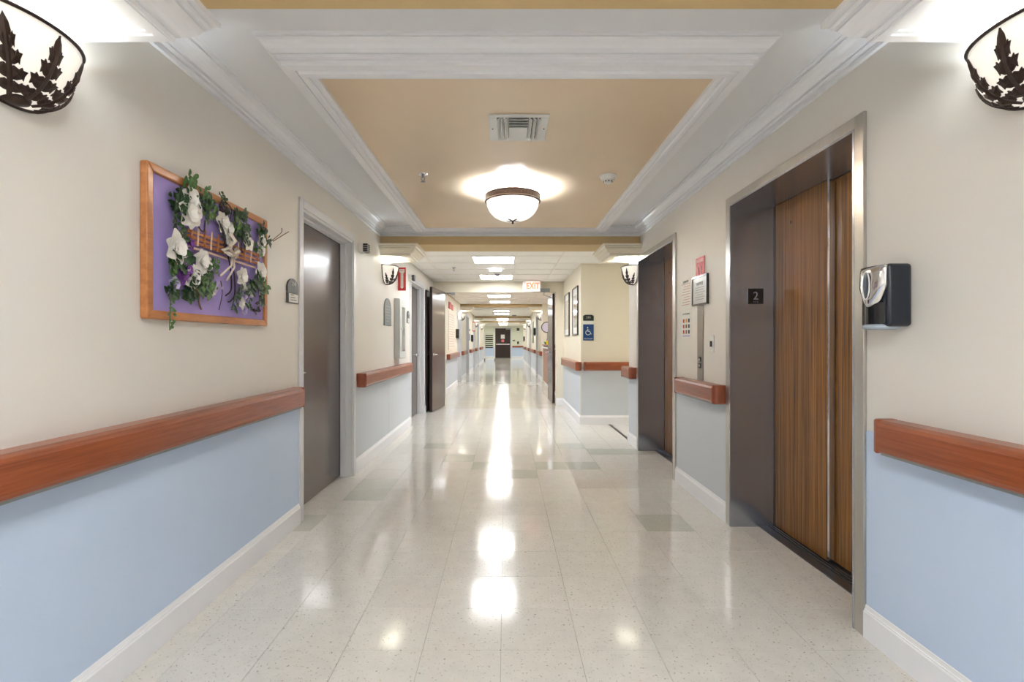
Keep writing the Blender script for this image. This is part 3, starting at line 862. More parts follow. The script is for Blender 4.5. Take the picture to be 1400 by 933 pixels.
sc0 = make_sconce('bronze leaf wall sconce at the top left edge, nearest the viewer')
def put_sconce(first, side, y, lab, e):
    xw = {-1: XL, 1: XR, 2: XB}[side]
    s = sc0 if first else dup(sc0)
    s['label'] = lab
    s.location = (xw, y, 2.055); s.rotation_euler = (0, 0, 0 if side < 0 else PI)
    l = bpy.data.lights.new('bulb', 'POINT'); l.energy = e; l.color = SCONCE_COL; l.shadow_soft_size = .025
    b = bpy.data.objects.new('bulb', l); C.objects.link(b); b.parent = s; b.location = (.065, 0, -.095)
    return s
specs = [(-1, 1.365, 'bronze leaf wall sconce at top left edge, nearest the viewer', 1), (1, 1.345, 'bronze leaf wall sconce at top right edge, nearest the viewer', 1),
         (-1, 5.70, 'bronze leaf wall sconce on left wall beside the red arrow sign', 1), (1, 5.72, 'bronze leaf wall sconce on right wall beyond the far elevator', 1),
         (-1, 15.32, 'small distant sconce on left wall under the middle beam', .8), (2, 15.32, 'small distant sconce on right wall under the middle beam', .8),
         (-1, 22.4, 'tiny distant sconce on left wall under the second far beam', .6), (2, 22.4, 'tiny distant sconce on right wall under the second far beam', .6),
         (-1, 27.5, 'tiny distant sconce on left wall under the last beam', .6), (2, 27.5, 'tiny distant sconce on right wall under the last beam', .6)]
for i in range(1, len(specs)):
    put_sconce(False, specs[i][0], specs[i][1], specs[i][2], SCONCE_W * specs[i][3])
put_sconce(True, *specs[0][:3], SCONCE_W)

# ------------------------------------------------------------------ ceiling dome lamp
dx, dy, dz = .053, 3.82, 2.372
t = thing('ceiling_dome_lamp', 'frosted glass bowl ceiling lamp with bronze rim on tan tray', 'ceiling lamp', (dx, dy, dz))
obj('canopy', lathe(nbm(), [(.065, 0), (.065, -.012), (.05, -.02), (.012, -.024), (.012, -.06)], (dx, dy, dz), 32), M_bronze, t, smooth=False)
bm = nbm(); R = .205
zb = dz - .062
prof = [(R + .004, .012), (R + .008, .006), (R + .003, .0), (R + .004, -.034), (R + .009, -.040), (R + .003, -.046), (R - .004, -.046), (R - .004, .012)]
rings = []
seg = 48
rr = [[bm.verts.new((dx + r * math.cos(2 * PI * k / seg), dy + r * math.sin(2 * PI * k / seg), zb + h)) for r, h in prof] for k in range(seg)]
for k in range(seg):
    A, B = rr[k], rr[(k + 1) % seg]
    for j in range(len(prof)): bm.faces.new((A[j], B[j], B[(j + 1) % len(prof)], A[(j + 1) % len(prof)]))
rim = obj('bronze_rim', bm, M_bronze, t)
bm = nbm()
for k in range(3):
    a = 2 * PI * k / 3 + .4
    tube(bm, [(dx + .012 * math.cos(a), dy + .012 * math.sin(a), zb + .02), (dx + .12 * math.cos(a), dy + .12 * math.sin(a), zb + .012), (dx + R * math.cos(a), dy + R * math.sin(a), zb - .01)], .004)
obj('arm', bm, M_bronze, t)
bm = nbm()
for k in range(12):
    a = 2 * PI * (k + .5) / 12
    lathe(bm, [(.0045, 0), (.0045, .003)], (dx + (R + .004) * math.cos(a), dy + (R + .004) * math.sin(a), zb - .02), 8)
obj('rim_stud', bm, M_bronze, rim)
bm = nbm(); rings = []
for j in range(15):
    u = PI / 2 * j / 14 * .985
    r = (R - .006) * math.cos(u) ** .8; h = -.040 - .145 * math.sin(u)
    rings.append([bm.verts.new((dx + r * math.cos(2 * PI * k / 40), dy + r * math.sin(2 * PI * k / 40), zb + h)) for k in range(40)])
for A, B in zip(rings, rings[1:]):
    for k in range(40): bm.faces.new((A[k], A[(k + 1) % 40], B[(k + 1) % 40], B[k]))
bm.faces.new(rings[-1])
obj('glass_bowl', bm, M_dome, t, smooth=True, solid=.003)
zz = zb - .188
fin = obj('finial', lathe(nbm(), [(.004, -.022), (.010, -.014), (.006, -.006), (.016, 0), (.012, .008)], (dx, dy, zz), 16), M_bronze, t, smooth=True)
for k in range(5):
    a = 2 * PI * k / 5 + .3
    bm = nbm(); rows_ = []
    for i in range(9):
        u = i / 8; d = .012 + .085 * u
        wd = (.014 * math.sin(PI * (u * .85 + .1)) + .001) * (1 - .45 * ((u * 3.2) % 1))
        h = zz - .002 + .30 * d * d / .1 + .002
        c = Vector((math.cos(a), math.sin(a), 0)); s = Vector((-math.sin(a), math.cos(a), 0))
        P0 = Vector((dx, dy, h)) + c * d
        rows_.append([bm.verts.new(P0 - s * wd), bm.verts.new(P0 + Vector((0, 0, -.004))), bm.verts.new(P0 + s * wd)])
    for A, B in zip(rows_, rows_[1:]):
        for q in range(2): bm.faces.new((A[q], A[q + 1], B[q + 1], B[q]))
    obj('bronze_leaf', bm, M_bronze, t, solid=.003)
l = bpy.data.lights.new('bulb', 'POINT'); l.energy = DOME_W; l.color = (.80, .89, 1.0); l.shadow_soft_size = .04
b = bpy.data.objects.new('bulb', l); C.objects.link(b); b.parent = t; b.location = (.06, 0, -.115)
b2 = b.copy(); C.objects.link(b2); b2.location = (-.06, .0, -.115)

# ------------------------------------------------------------------ things on the tray
t = thing('air_vent', 'white square ceiling air register with slanted louvres', 'air vent', (.068, 2.73, 2.372))
x0, x1, y0, y1 = -.09, .226, 2.565, 2.895
zt = 2.372
bm = nbm(); e = .032
for q in ((x0, x1, y0, y0 + e), (x0, x1, y1 - e, y1), (x0, x0 + e + .012, y0 + e, y1 - e), (x1 - e - .012, x1, y0 + e, y1 - e)): box(bm, *q, zt - .008, zt)
obj('flange', bm, M_wplast, t, bevel=.003, seg=1)
obj('duct', bx(x0 + e, x1 - e, y0 + e, y1 - e, zt - .0025, zt - .0005), M_black, t)
xa, xb = x0 + .108, x1 - .108
for k in range(9):
    yy = y0 + e + .008 + k * (y1 - y0 - 2 * e - .016) / 8
    s = .55 if k > 3 else -.55
    bm = bx(xa, xb, -.001, .001, -.011, .011)
    bmesh.ops.rotate(bm, verts=bm.verts, cent=(0, 0, 0), matrix=Matrix.Rotation(s * 1.5, 3, 'X'))
    for v in bm.verts: v.co += Vector((0, yy, zt - .012))
    obj('louvre', bm, M_wplast, t)
for side in (-1, 1):
    for k in range(3):
        xx = (x0 + .052 + k * .022) if side < 0 else (x1 - .052 - k * .022)
        bm = bx(-.001, .001, y0 + e, y1 - e, -.011, .011)
        bmesh.ops.rotate(bm, verts=bm.verts, cent=(0, 0, 0), matrix=Matrix.Rotation(side * -.75, 3, 'Y'))
        for v in bm.verts: v.co += Vector((xx, 0, zt - .012))
        obj('louvre', bm, M_wplast, t)
bm = nbm()
for xx in (x0 + .018, x1 - .018): lathe(bm, [(.0045, zt - .0095), (.0045, zt - .008)], (xx, 2.73, 0), 10)
obj('screw', bm, M_black, t)

t = thing('smoke_detector', 'round white smoke detector right of the dome lamp', 'smoke detector', (.72, 3.52, 2.372))
obj('base', lathe(nbm(), [(.058, 0), (.060, -.008), (.056, -.014)], (.72, 3.52, 2.372), 32), M_wplast, t)
obj('sensor_head', lathe(nbm(), [(.052, -.014), (.046, -.034), (.030, -.040), (.028, -.050), (.024, -.055)], (.72, 3.52, 2.372), 32), M_wplast, t)
bm = nbm()
for k in range(8):
    a = 2 * PI * k / 8
    box(bm, .72 + .0275 * math.cos(a) - .004, .72 + .0275 * math.cos(a) + .004, 3.52 + .0275 * math.sin(a) - .004, 3.52 + .0275 * math.sin(a) + .004, 2.372 - .049, 2.372 - .041)
obj('sensor_slot', bm, M_black, t)

def sprinkler(x, y, z, lab, cat='sprinkler'):
    t = thing('sprinkler_head', lab, cat, (x, y, z), group='sprinkler heads')
    obj('escutcheon', lathe(nbm(), [(.034, 0), (.032, -.006), (.012, -.009)], (x, y, z), 20), M_chrome, t)
    bm = nbm(); lathe(bm, [(.009, -.009), (.009, -.022), (.005, -.024)], (x, y, z), 12)
    tube(bm, [(x - .010, y, z - .022), (x - .013, y, z - .036), (x, y, z - .05)], .0025); tube(bm, [(x + .010, y, z - .022), (x + .013, y, z - .036), (x, y, z - .05)], .0025)
    obj('yoke', bm, M_greyp, t)
    obj('deflector', lathe(nbm(), [(.004, -.05), (.016, -.052), (.016, -.054)], (x, y, z), 14), M_greyp, t)
sprinkler(-.578, 3.49, 2.372, 'chrome sprinkler head left of the dome lamp')
sprinkler(-.79, 7.6, ZC, 'sprinkler head in the acoustic tile ceiling by the lobby')
sprinkler(.62, 13.4, ZC, 'sprinkler head in the ceiling past the fire doors')
sprinkler(-.5, 19.3, ZC, 'sprinkler head in the middle corridor ceiling')
t = thing('smoke_detector', 'white smoke detector on acoustic tiles between two light panels', 'smoke detector', (-.14, 8.25, ZC))
obj('base', lathe(nbm(), [(.058, 0), (.060, -.010), (.05, -.018)], (-.14, 8.25, ZC), 24), M_wplast, t)
obj('sensor_head', lathe(nbm(), [(.048, -.018), (.03, -.045), (.02, -.05)], (-.14, 8.25, ZC), 24), M_greyp, t)
t = thing('smoke_detector', 'dark smoke detector on the middle corridor ceiling', 'smoke detector', (.36, 21.2, ZC))
obj('base', lathe(nbm(), [(.10, 0), (.09, -.03), (.05, -.05)], (.36, 21.2, ZC), 20), M_greyp, t)
t = thing('emergency_light', 'small white glowing fixture between the first two ceiling panels', 'emergency light', (-.16, 7.85, ZC))
obj('housing', bx(-.265, -.055, 7.78, 7.92, ZC - .03, ZC), M_wplast, t, bevel=.005)
obj('lens', bx(-.25, -.07, 7.775, 7.781, ZC - .027, ZC - .006), M_panel, t)

# ------------------------------------------------------------------ exit signs
def exit_sign(x, y, z, w_, h, lab):
    t = thing('exit_sign', lab, 'exit sign', (x, y, z))
    obj('housing', bx(x - w_ / 2, x + w_ / 2, y, y + .05, z - h / 2, z + h / 2), M_wplast, t, bevel=.004)
    obj('face', bx(x - w_ / 2 + .06, x + w_ / 2 - .015, y - .002, y, z - h / 2 + .01, z + h / 2 - .005), M_exitf, t)
    o = obj('letters', place(text_bm('EXIT', h * .78, .002, 'CENTER', 1.02, .004), (x + .022, y - .0035, z), '-y', .74), M_exit, t); o['label'] = 'glowing red letters EXIT'
    obj('ceiling_stem', bx(x - .03, x + .03, y + .01, y + .04, z + h / 2, ZC + .0), M_wplast, t)
exit_sign(.475, 9.18, 2.22, .325, .20, 'glowing red EXIT sign in front of fire door header')
exit_sign(-.10, 27.2, 2.17, .32, .18, 'tiny glowing red EXIT sign near the corridor end')

# ------------------------------------------------------------------ left wall fixtures
def hornbox(y, z, lab):
    t = thing('alarm_horn', lab, 'alarm', (XL, y, z), group='horn boxes above doors')
    obj('housing', bx(XL, XL + .045, y, y + .10, z - .045, z + .045), M_wplast, t, bevel=.006)
    h = obj('grille', bx(XL + .045, XL + .085, y, y + .10, z - .04, z + .04), M_black, t, bevel=.004)
    for k in range(5): obj('louvre', bx(XL + .040, XL + .0865, y - .003, y + .09, z - .037 + k * .0185, z - .035 + k * .0185), M_wplast, h)
hornbox(4.63, 2.075, 'white alarm horn with black louvres above left handrail end')
hornbox(7.02, 2.105, 'small alarm horn with black louvres above the second left door')

# flag sign: FIRE EXTINGUISHER
t = thing('extinguisher_sign', 'red projecting FIRE EXTINGUISHER sign with white down arrow', 'sign', (XL, 6.35, 1.82))
ys = 6.35; sx0, sx1, sz0, sz1 = XL, XL + .10, 1.85, 2.145
obj('sign_plate', bx(sx0, sx1, ys, ys + .004, sz0, sz1), M_red, t)
cx_ = (sx0 + sx1) / 2
bm = prism(nbm(), [(cx_ - .032, sz1 - .022), (cx_ + .032, sz1 - .022), (cx_ + .032, sz1 - .058), (cx_ + .017, sz1 - .072), (cx_ + .017, sz0 + .046), (cx_ + .024, sz0 + .046), (cx_, sz0 + .022), (cx_ - .024, sz0 + .046), (cx_ - .017, sz0 + .046), (cx_ - .017, sz1 - .072), (cx_ - .032, sz1 - .058)], 'y', ys - .0015, ys)
arr = obj('arrow', bm, M_paper, t)
o = obj('lettering', place(text_bm('FIRE', .026, .0008), (cx_, ys - .0022, sz1 - .04), '-y'), M_red, arr)
bm = nbm()
for i, ch in enumerate('EXTINGUISHER'):
    b2_ = place(text_bm(ch, .019, .0008), (cx_, ys - .0022, sz1 - .078 - i * .0142), '-y')
    me = bpy.data.meshes.new('tmp'); b2_.to_mesh(me); b2_.free(); bm.from_mesh(me); bpy.data.meshes.remove(me)
obj('lettering', bm, M_red, arr)

# extinguisher cabinet
t = thing('extinguisher_cabinet', 'pale grey wall cabinet with narrow window above left handrail', 'cabinet', (XL, 6.33, .99))
cx0, cx1, cy0, cy1, cz0, cz1 = XL, XL + .07, 6.13, 6.53, .99, 1.735
M_cab = mat('cabinet_grey', (208, 212, 212), .35)
obj('body', bx(cx0, cx1 - .012, cy0, cy1, cz0, cz1), M_cab, t, bevel=.003)
d = obj('cabinet_door', bx(cx1 - .012, cx1, cy0 + .006, cy1 - .006, cz0 + .006, cz1 - .006), M_cab, t, bevel=.003)
obj('window_pane', bx(cx1 - .001, cx1 + .002, cy0 + .14, cy1 - .10, cz0 + .09, cz1 - .10), mat('cab_glass', (120, 128, 130), .12, coat=1, var=.35, vscale=(9, 9, 14)), d)
obj('pull_handle', lathe(nbm(), [(.012, 0), (.012, .012), (.016, .018), (.010, .022)], (cx1, cy0 + .07, 1.36), 16, 'x'), M_chrome, d)
obj('cabinet_base', bx(XL, XL + .05, cy0 + .05, cy1 - .05, .93, .99), M_wplast, t)

# arched plaque
def arch(y0, y1, z0, z1, n=14):
    r = (y1 - y0) / 2; c = (y0 + y1) / 2
    return [(y0, z0), (y1, z0)] + [(c + r * math.cos(PI * i / n), z1 - r * .75 + r * .75 * math.sin(PI * i / n)) for i in range(n + 1)]
t = thing('memorial_plaque', 'grey arched plaque with raised text left of the extinguisher cabinet', 'plaque', (XL, 5.76, 1.38))
M_slate = mat('slate_plate', (134, 140, 140), .45)
obj('plate', prism(nbm(), arch(5.60, 5.93, 1.385, 1.70), 'x', XL, XL + .012), M_slate, t)
bm = nbm()
for k in range(6): box(bm, XL + .012, XL + .0135, 5.65, 5.88 - (k % 3) * .03, 1.60 - k * .034, 1.612 - k * .034)
obj('text_line', bm, mat('plaque_text', (150, 156, 156), .4), t)
# room signs
def room_sign(y0, y1, z0, z1, num, lab):
    t = thing('room_sign', lab, 'sign', (XL, (y0 + y1) / 2, z0))
    zm = z0 + (z1 - z0) * .44
    p = obj('number_plate', prism(nbm(), arch(y0, y1, zm, z1), 'x', XL, XL + .012), M_dgrey, t)
    obj('numerals', place(text_bm(num, (z1 - z0) * .24, .001), (XL + .0128, (y0 + y1) / 2, z0 + (z1 - z0) * .78), '+x'), M_paper, p)
    q = obj('name_insert', bx(XL, XL + .013, y0, y1, z0, zm - .002), M_dgrey, t)
    obj('paper_card', bx(XL + .013, XL + .0145, y0 + .012, y1 - .012, z0 + .006, zm - .01), M_paper, q)
    bm = nbm()
    for k in range(3): box(bm, XL + .0145, XL + .0152, y0 + .03, y1 - .04 - .02 * k, z0 + .018 + k * .016, z0 + .022 + k * .016)
    obj('text_line', bm, M_ink, q)
room_sign(3.115, 3.275, 1.445, 1.603, '214', 'small arched room number sign 214 beside the near left door')
room_sign(6.90, 7.04, 1.46, 1.63, '213', 'small arched room sign between cabinet and second left door')

# ------------------------------------------------------------------ flower picture
PXF = XL + .026
def fp(x, y, off=0.0):
    """pixel of the photograph to the picture plane; off lifts towards the room"""
    Z = -PXF * F / (691.5 - x)
    return Vector((PXF + off, Z, 1.2 - (y - 467.5) * Z / F))
fy0, fy1, fz0, fz1 = 1.868, 2.812, 1.287, 1.882
t = thing('floral_picture', 'oak framed purple panel with silk flowers on left wall', 'picture', (XL, (fy0 + fy1) / 2, fz0))
obj('backing_cloth', bx(XL, PXF - .008, fy0 + .03, fy1 - .03, fz0 + .03, fz1 - .03), M_purple, t)
fw = .034
for a in ((fy0, fy1, fz0, fz0 + fw), (fy0, fy1, fz1 - fw, fz1)):
    o = obj('frame_member', prism(nbm(), [(a[0], a[2]), (a[1], a[2]), (a[1], a[3]), (a[0], a[3])] if False else ([(a[0], a[2]), (a[1], a[2]), (a[1] - fw, a[3]), (a[0] + fw, a[3])] if a[2] == fz0 else [(a[0] + fw, a[2]), (a[1] - fw, a[2]), (a[1], a[3]), (a[0], a[3])]), 'x', XL, PXF + .004), M_brownframe, t, bevel=.005)
for s in (0, 1):
    pts = [(fy0, fz0), (fy0 + fw, fz0 + fw), (fy0 + fw, fz1 - fw), (fy0, fz1)] if s == 0 else [(fy1, fz0), (fy1 - fw, fz0 + fw), (fy1 - fw, fz1 - fw), (fy1, fz1)]
    obj('frame_member', prism(nbm(), pts, 'x', XL, PXF + .004), M_brownframe, t, bevel=.005)

def petal(bm, c, ang, L, W, tilt, cup=.25, n=5):
    """one petal starting at c in the picture plane, lifting towards the room"""
    uy, uz = math.cos(ang), math.sin(ang)
    rows_ = []
    for i in range(n + 1):
        u = i / n
        wd = W * math.sin(PI * (u ** .75) * .93 + .07) * .5 + .0008
        d = L * u * math.cos(tilt * u)
        hgt = L * u * math.sin(tilt * (1.1 - u * .5))
        row = []
        for k in (-1, 0, 1):
            off = hgt + cup * wd * abs(k)
            row.append(bm.verts.new((c.x + off, c.y + uy * d - uz * wd * k, c.z + uz * d + uy * wd * k)))
        rows_.append(row)
    for A, B in zip(rows_, rows_[1:]):
        for k in range(2): bm.faces.new((A[k], A[k + 1], B[k + 1], B[k]))
def flower(px, py, size, m, nm='silk_flower', np_=6, layers=2):
    c = fp(px, py, .012); bm = nbm(); a0 = random.uniform(0, 6)
    for l_ in range(layers):
        for k in range(np_ - l_):
            a = a0 + 2 * PI * k / (np_ - l_) + l_ * .5 + random.uniform(-.2, .2)
            petal(bm, c + Vector((.006 * l_, 0, 0)), a, size * (1 - .32 * l_) * random.uniform(.85, 1.1), size * (.85 - .15 * l_), .35 + .55 * l_, .3)
    lathe(bm, [(.001, size * .25), (size * .16, size * .2), (size * .12, 0)], (c.x, c.y, c.z), 8, 'x')
    return obj(nm, bm, m, t, smooth=True)
def leafspray(pts, size, m, dens=1.0, lift=.012):
    """leaves along a pixel polyline"""
    bm = nbm(); P_ = [fp(x, y, lift) for x, y in pts]
    tube(bm, P_, .0022, 4)
    for A, B in zip(P_, P_[1:]):
        L = (B - A).length; n = max(1, int(L / (size * .55) * dens))
        for k in range(n):
            c = A.lerp(B, (k + random.random() * .5) / n)
            base = math.atan2(B.z - A.z, B.y - A.y)
            for s in (-1, 1):
                petal(bm, c + Vector((random.uniform(0, .012), 0, 0)), base + s * random.uniform(.5, 1.4), size * random.uniform(.7, 1.2), size * .55, random.uniform(.1, .7), .2, 4)
    return obj('leaf_spray', bm, m, t)
def cluster(px, py, rad, n, size, m):
    bm = nbm()
    for k in range(n):
        a = random.uniform(0, 2 * PI); r = rad * math.sqrt(random.random())
        c = fp(px + r * math.cos(a), py + r * math.sin(a), random.uniform(.004, .03))
        petal(bm, c, random.uniform(0, 2 * PI), size * random.uniform(.7, 1.3), size * .6, random.uniform(0, .7), .2, 4)
    return obj('leaf_spray', bm, m, t)
# foliage
cluster(255, 248, 9, 26, .035, M_leaf2); cluster(240, 268, 9, 22, .034, M_leaf); cluster(236, 285, 7, 20, .034, M_leaf)
leafspray([(246, 262), (236, 275), (234, 295), (238, 312), (246, 328)], .04, M_leaf, 1.3)
cluster(271, 278, 11, 26, .032, M_leaf); cluster(281, 291, 9, 26, .036, M_leaf2); cluster(276, 266, 7, 14, .03, M_leaf2)
cluster(321, 295, 7, 20, .036, M_leaf); cluster(318, 310, 7, 20, .034, M_leaf2); cluster(328, 315, 8, 24, .036, M_leaf); cluster(326, 326, 6, 14, .034, M_leaf)
leafspray([(322, 288), (326, 302), (333, 318), (330, 335)], .04, M_leaf, 1.2)
cluster(352, 314, 7, 22, .034, M_leaf); cluster(355, 329, 8, 26, .034, M_leaf); cluster(347, 342, 6, 14, .032, M_leaf2)
leafspray([(233, 345), (240, 352), (252, 358)], .05, M_leaf, 1.6); cluster(238, 354, 11, 24, .045, M_leaf); leafspray([(229, 348), (229, 372), (231, 385)], .034, M_leaf2, 1.2)
cluster(230, 400, 6, 16, .04, M_leaf); leafspray([(228, 390), (229, 412), (228, 440), (228, 452)], .022, M_leaf2, .8)
cluster(264, 387, 15, 42, .040, M_leaf); cluster(255, 400, 11, 26, .04, M_leaf); cluster(276, 393, 12, 34, .038, M_leaf2); cluster(274, 374, 9, 16, .04, M_leaf)
cluster(288, 362, 12, 24, .03, M_leaf2); cluster(286, 396, 9, 20, .026, M_lav)
leafspray([(345, 378), (350, 395), (352, 418)], .045, M_leaf, 1.6); leafspray([(345, 376), (358, 388), (360, 402)], .04, M_leaf2, 1.4); cluster(340, 388, 9, 26, .042, M_leaf)
leafspray([(318, 398), (316, 412), (313, 424)], .036, M_leaf, 1.3); cluster(330, 405, 10, 24, .034, M_leaf); cluster(342, 420, 6, 12, .03, M_vine)
leafspray([(296, 262), (303, 280), (306, 296)], .024, M_leaf, 1.2); cluster(296, 285, 8, 16, .028, M_vine); cluster(298, 318, 4, 6, .03, M_leaf)
# trellis fence
tr = fp
for (pa, pb, pc, pd) in (((252, 318), (352, 351), 6, M_slat), ((252, 328), (350, 359), 5, M_slat)):
    pass
def strip(a, b, wz, m, nm, lift=.004, th=.006):
    A, B = fp(*a, lift), fp(*b, lift); d = (B - A); n = Vector((0, -d.z, d.y)).normalized() * wz / 2
    bm = nbm(); vs = []
    for off in (0, th):
        for p in (A - n, B - n, B + n, A + n): vs.append(bm.verts.new((p.x + off, p.y, p.z)))
    for f in ((0, 1, 2, 3), (7, 6, 5, 4), (0, 4, 5, 1), (1, 5, 6, 2), (2, 6, 7, 3), (3, 7, 4, 0)): bm.faces.new([vs[i] for i in f])
    return obj(nm, bm, m, t)
for a, b in (((252, 315), (352, 350)), ((252, 322), (351, 356)), ((253, 329), (350, 361))): strip(a, b, .013, M_slat, 'trellis_slat', .010)
strip((246, 335), (345, 366), .009, M_slatw, 'trellis_slat', .012)
strip((243, 315), (249, 338), .007, M_slatw, 'trellis_slat', .013)
for k in range(11):
    u = k / 10; xx = 257 + u * 92; yt = 308 + u * 33
    strip((xx, yt), (xx - 1.5, yt + 26 - 6 * u), .007, M_slatw if k % 2 else M_slat, 'trellis_slat', .016, .004)
# vines
def vine(pts, r, m, nm='vine', lift=.02):
    # Catmull-Rom through pixel points
    P_ = [fp(x, y, lift + .01 * math.sin(i * 1.7)) for i, (x, y) in enumerate(pts)]
    Q = []
    for i in range(len(P_) - 1):
        p0, p1, p2, p3 = P_[max(i - 1, 0)], P_[i], P_[i + 1], P_[min(i + 2, len(P_) - 1)]
        for k in range(5):
            u = k / 5
            Q.append(.5 * ((2 * p1) + (p2 - p0) * u + (2 * p0 - 5 * p1 + 4 * p2 - p3) * u * u + (3 * p1 - p0 - 3 * p2 + p3) * u ** 3))
    Q.append(P_[-1])
    return obj(nm, tube(nbm(), Q, r, 5), m, t, smooth=True)
vine([(306, 350), (307, 372), (311, 396), (306, 404), (302, 404)], .0035, M_vine)
vine([(310, 350), (312, 378), (316, 402), (312, 412), (305, 413)], .0035, M_vine)
vine([(292, 302), (298, 322), (303, 345)], .006, M_vine); vine([(262, 304), (266, 316), (274, 315), (277, 302)], .0028, M_vine)
vine([(255, 388), (262, 400), (266, 412), (272, 423)], .004, M_twig)
vine([(361, 330), (372, 322), (384, 317)], .0025, M_twig, lift=.05); vine([(357, 333), (366, 324), (376, 318), (378, 312)], .0022, M_twig, lift=.04)
vine([(299, 272), (308, 286), (309, 300)], .0022, M_vine); vine([(325, 345), (322, 332), (333, 308)], .0025, M_vine)
vine([(296, 384), (295, 402), (294, 424)], .0018, M_vine)
# ribbon bow
def ribbon(pts, wz):
    P_ = [fp(x, y, .035 + (.015 * math.sin(i * 2.1))) for i, (x, y) in enumerate(pts)]
    bm = nbm(); rows_ = []
    for i, p in enumerate(P_):
        d = (P_[min(i + 1, len(P_) - 1)] - P_[max(i - 1, 0)]); n = Vector((0, -d.z, d.y)).normalized() * wz / 2
        rows_.append([bm.verts.new(p - n), bm.verts.new(p + Vector((.008, 0, 0))), bm.verts.new(p + n)])
    for A, B in zip(rows_, rows_[1:]):
        for k in range(2): bm.faces.new((A[k], A[k + 1], B[k + 1], B[k]))
    return obj('ribbon', bm, M_ribbon, t, smooth=True, solid=.001)
ribbon([(304, 318), (309, 330), (305, 340), (308, 350)], .030); ribbon([(308, 350), (300, 348), (297, 343), (303, 340), (308, 349)], .022)
ribbon([(308, 350), (314, 344), (318, 346), (312, 352), (308, 350)], .020); ribbon([(307, 352), (302, 364), (294, 378)], .012); ribbon([(308, 352), (306, 366), (303, 384)], .010)
# flowers
for px, py, s, m_ in ((252, 272, .055, M_petal), (249, 291, .068, M_petal), (258, 283, .05, M_petal), (232, 339, .062, M_petal), (268, 357, .055, M_petal), (276, 364, .04, M_petal),
                      (255, 381, .05, M_petal), (297, 304, .052, M_petal), (306, 314, .042, M_petal), (308, 328, .036, M_petal), (333, 331, .045, M_petal), (352, 331, .042, M_petal), (351, 342, .04, M_petal),
                      (324, 379, .048, M_petal), (350, 373, .055, M_petal), (329, 405, .026, M_lav), (325, 415, .028, M_petal), (329, 424, .026, M_lav), (333, 399, .022, M_petal), (328, 391, .024, M_petal),
                      (231, 390, .034, M_lav), (242, 355, .034, M_petalp), (254, 333, .026, M_petalp), (243, 377, .036, M_petalp), (249, 369, .034, M_petalp), (340, 402, .02, M_petal), (286, 398, .02, M_petal), (318, 344, .022, M_ribbon)):
    flower(px, py, s * 1.22, m_)

# ------------------------------------------------------------------ right wall fixtures
def on_right(name, nm, y0, y1, z0, z1, th, m, parent=None):
    return obj(nm, bx(XR - th, XR, y0, y1, z0, z1), m, parent)
# soap dispenser
sy0, sy1, sz0, sz1 = 1.80, 1.945, 1.245, 1.485
t = thing('soap_dispenser', 'black and chrome soap dispenser beside the near elevator', 'soap dispenser', (XR, 1.87, sz0))
obj('back_housing', bx(XR - .088, XR, sy0, sy1, sz0 + .01, sz1), M_navy, t, bevel=.014, seg=4)
bm = nbm()
n = 10; pf = []
for i in range(n + 1):
    a = PI * i / n; pf.append((XR - .082 - .028 * math.sin(a), sy0 + .012 + (sy1 - sy0 - .024) * i / n))
pf = [(XR - .078, sy0 + .012)] + pf + [(XR - .078, sy1 - .012)]
prism(bm, pf, 'z', sz0 + .02, sz0 + .10)
obj('front_cover', bm, M_black, t, smooth=False)
# chrome shield: tapered plate
bm = nbm(); rows_ = []
for j in range(11):
    v = j / 10; z = sz0 + .10 + v * (sz1 - .006 - sz0 - .10)
    z = sz0 + .085 + v * (sz1 - .004 - sz0 - .085)
    half = (.020 + .046 * min(1, (v * 2.0)) ** .6) if v < .5 else .066
    bul = .014 * math.sin(PI * (.25 + v * .6))
    row = []
    for i in range(13):
        u = -1 + 2 * i / 12
        row.append(bm.verts.new((XR - .086 - (.018 + bul) * math.cos(u * PI / 2 * .96) * (1 if v < .95 else .8), (sy0 + sy1) / 2 + half * math.sin(u * PI / 2), z)))
    rows_.append(row)
for A, B in zip(rows_, rows_[1:]):
    for i in range(12): bm.faces.new((A[i], A[i + 1], B[i + 1], B[i]))
bm.faces.new(rows_[-1])
sh = obj('chrome_shield', bm, M_chrome, t, smooth=True, solid=.003)
bm = nbm(); ring = []
yc, zc_ = (sy0 + sy1) / 2 - .004, sz0 + .165
for k in range(24):
    a = 2 * PI * k / 24; yy = .017 * math.cos(a); z_ = .052 * math.sin(a)
    u = math.asin(max(-1, min(1, yy / .066))) / (PI / 2)
    ring.append((XR - .0865 - .032 * math.cos(u * PI / 2 * .96) - .003, yc + yy, zc_ + z_))
vs = [bm.verts.new(p) for p in ring]; cv = bm.verts.new((XR - .1235, yc, zc_))
for k in range(24): bm.faces.new((cv, vs[k], vs[(k + 1) % 24]))
obj('refill_window', bm, mat('smoke_window', (70, 80, 96), .08, coat=1.0), sh, smooth=True)
obj('rim_ring', tube(nbm(), ring, .0025, 6, True), M_wplast, sh, smooth=True)
bm = lathe(nbm(), [(.045, sz0 - .0), (.058, sz0 + .006), (.058, sz0 + .016), (.05, sz0 + .02)], (XR - .062, (sy0 + sy1) / 2, 0), 28)
obj('drip_cup', bm, mat('pale_blue_plastic', (186, 200, 216), .25, trans=.2), t, smooth=True)

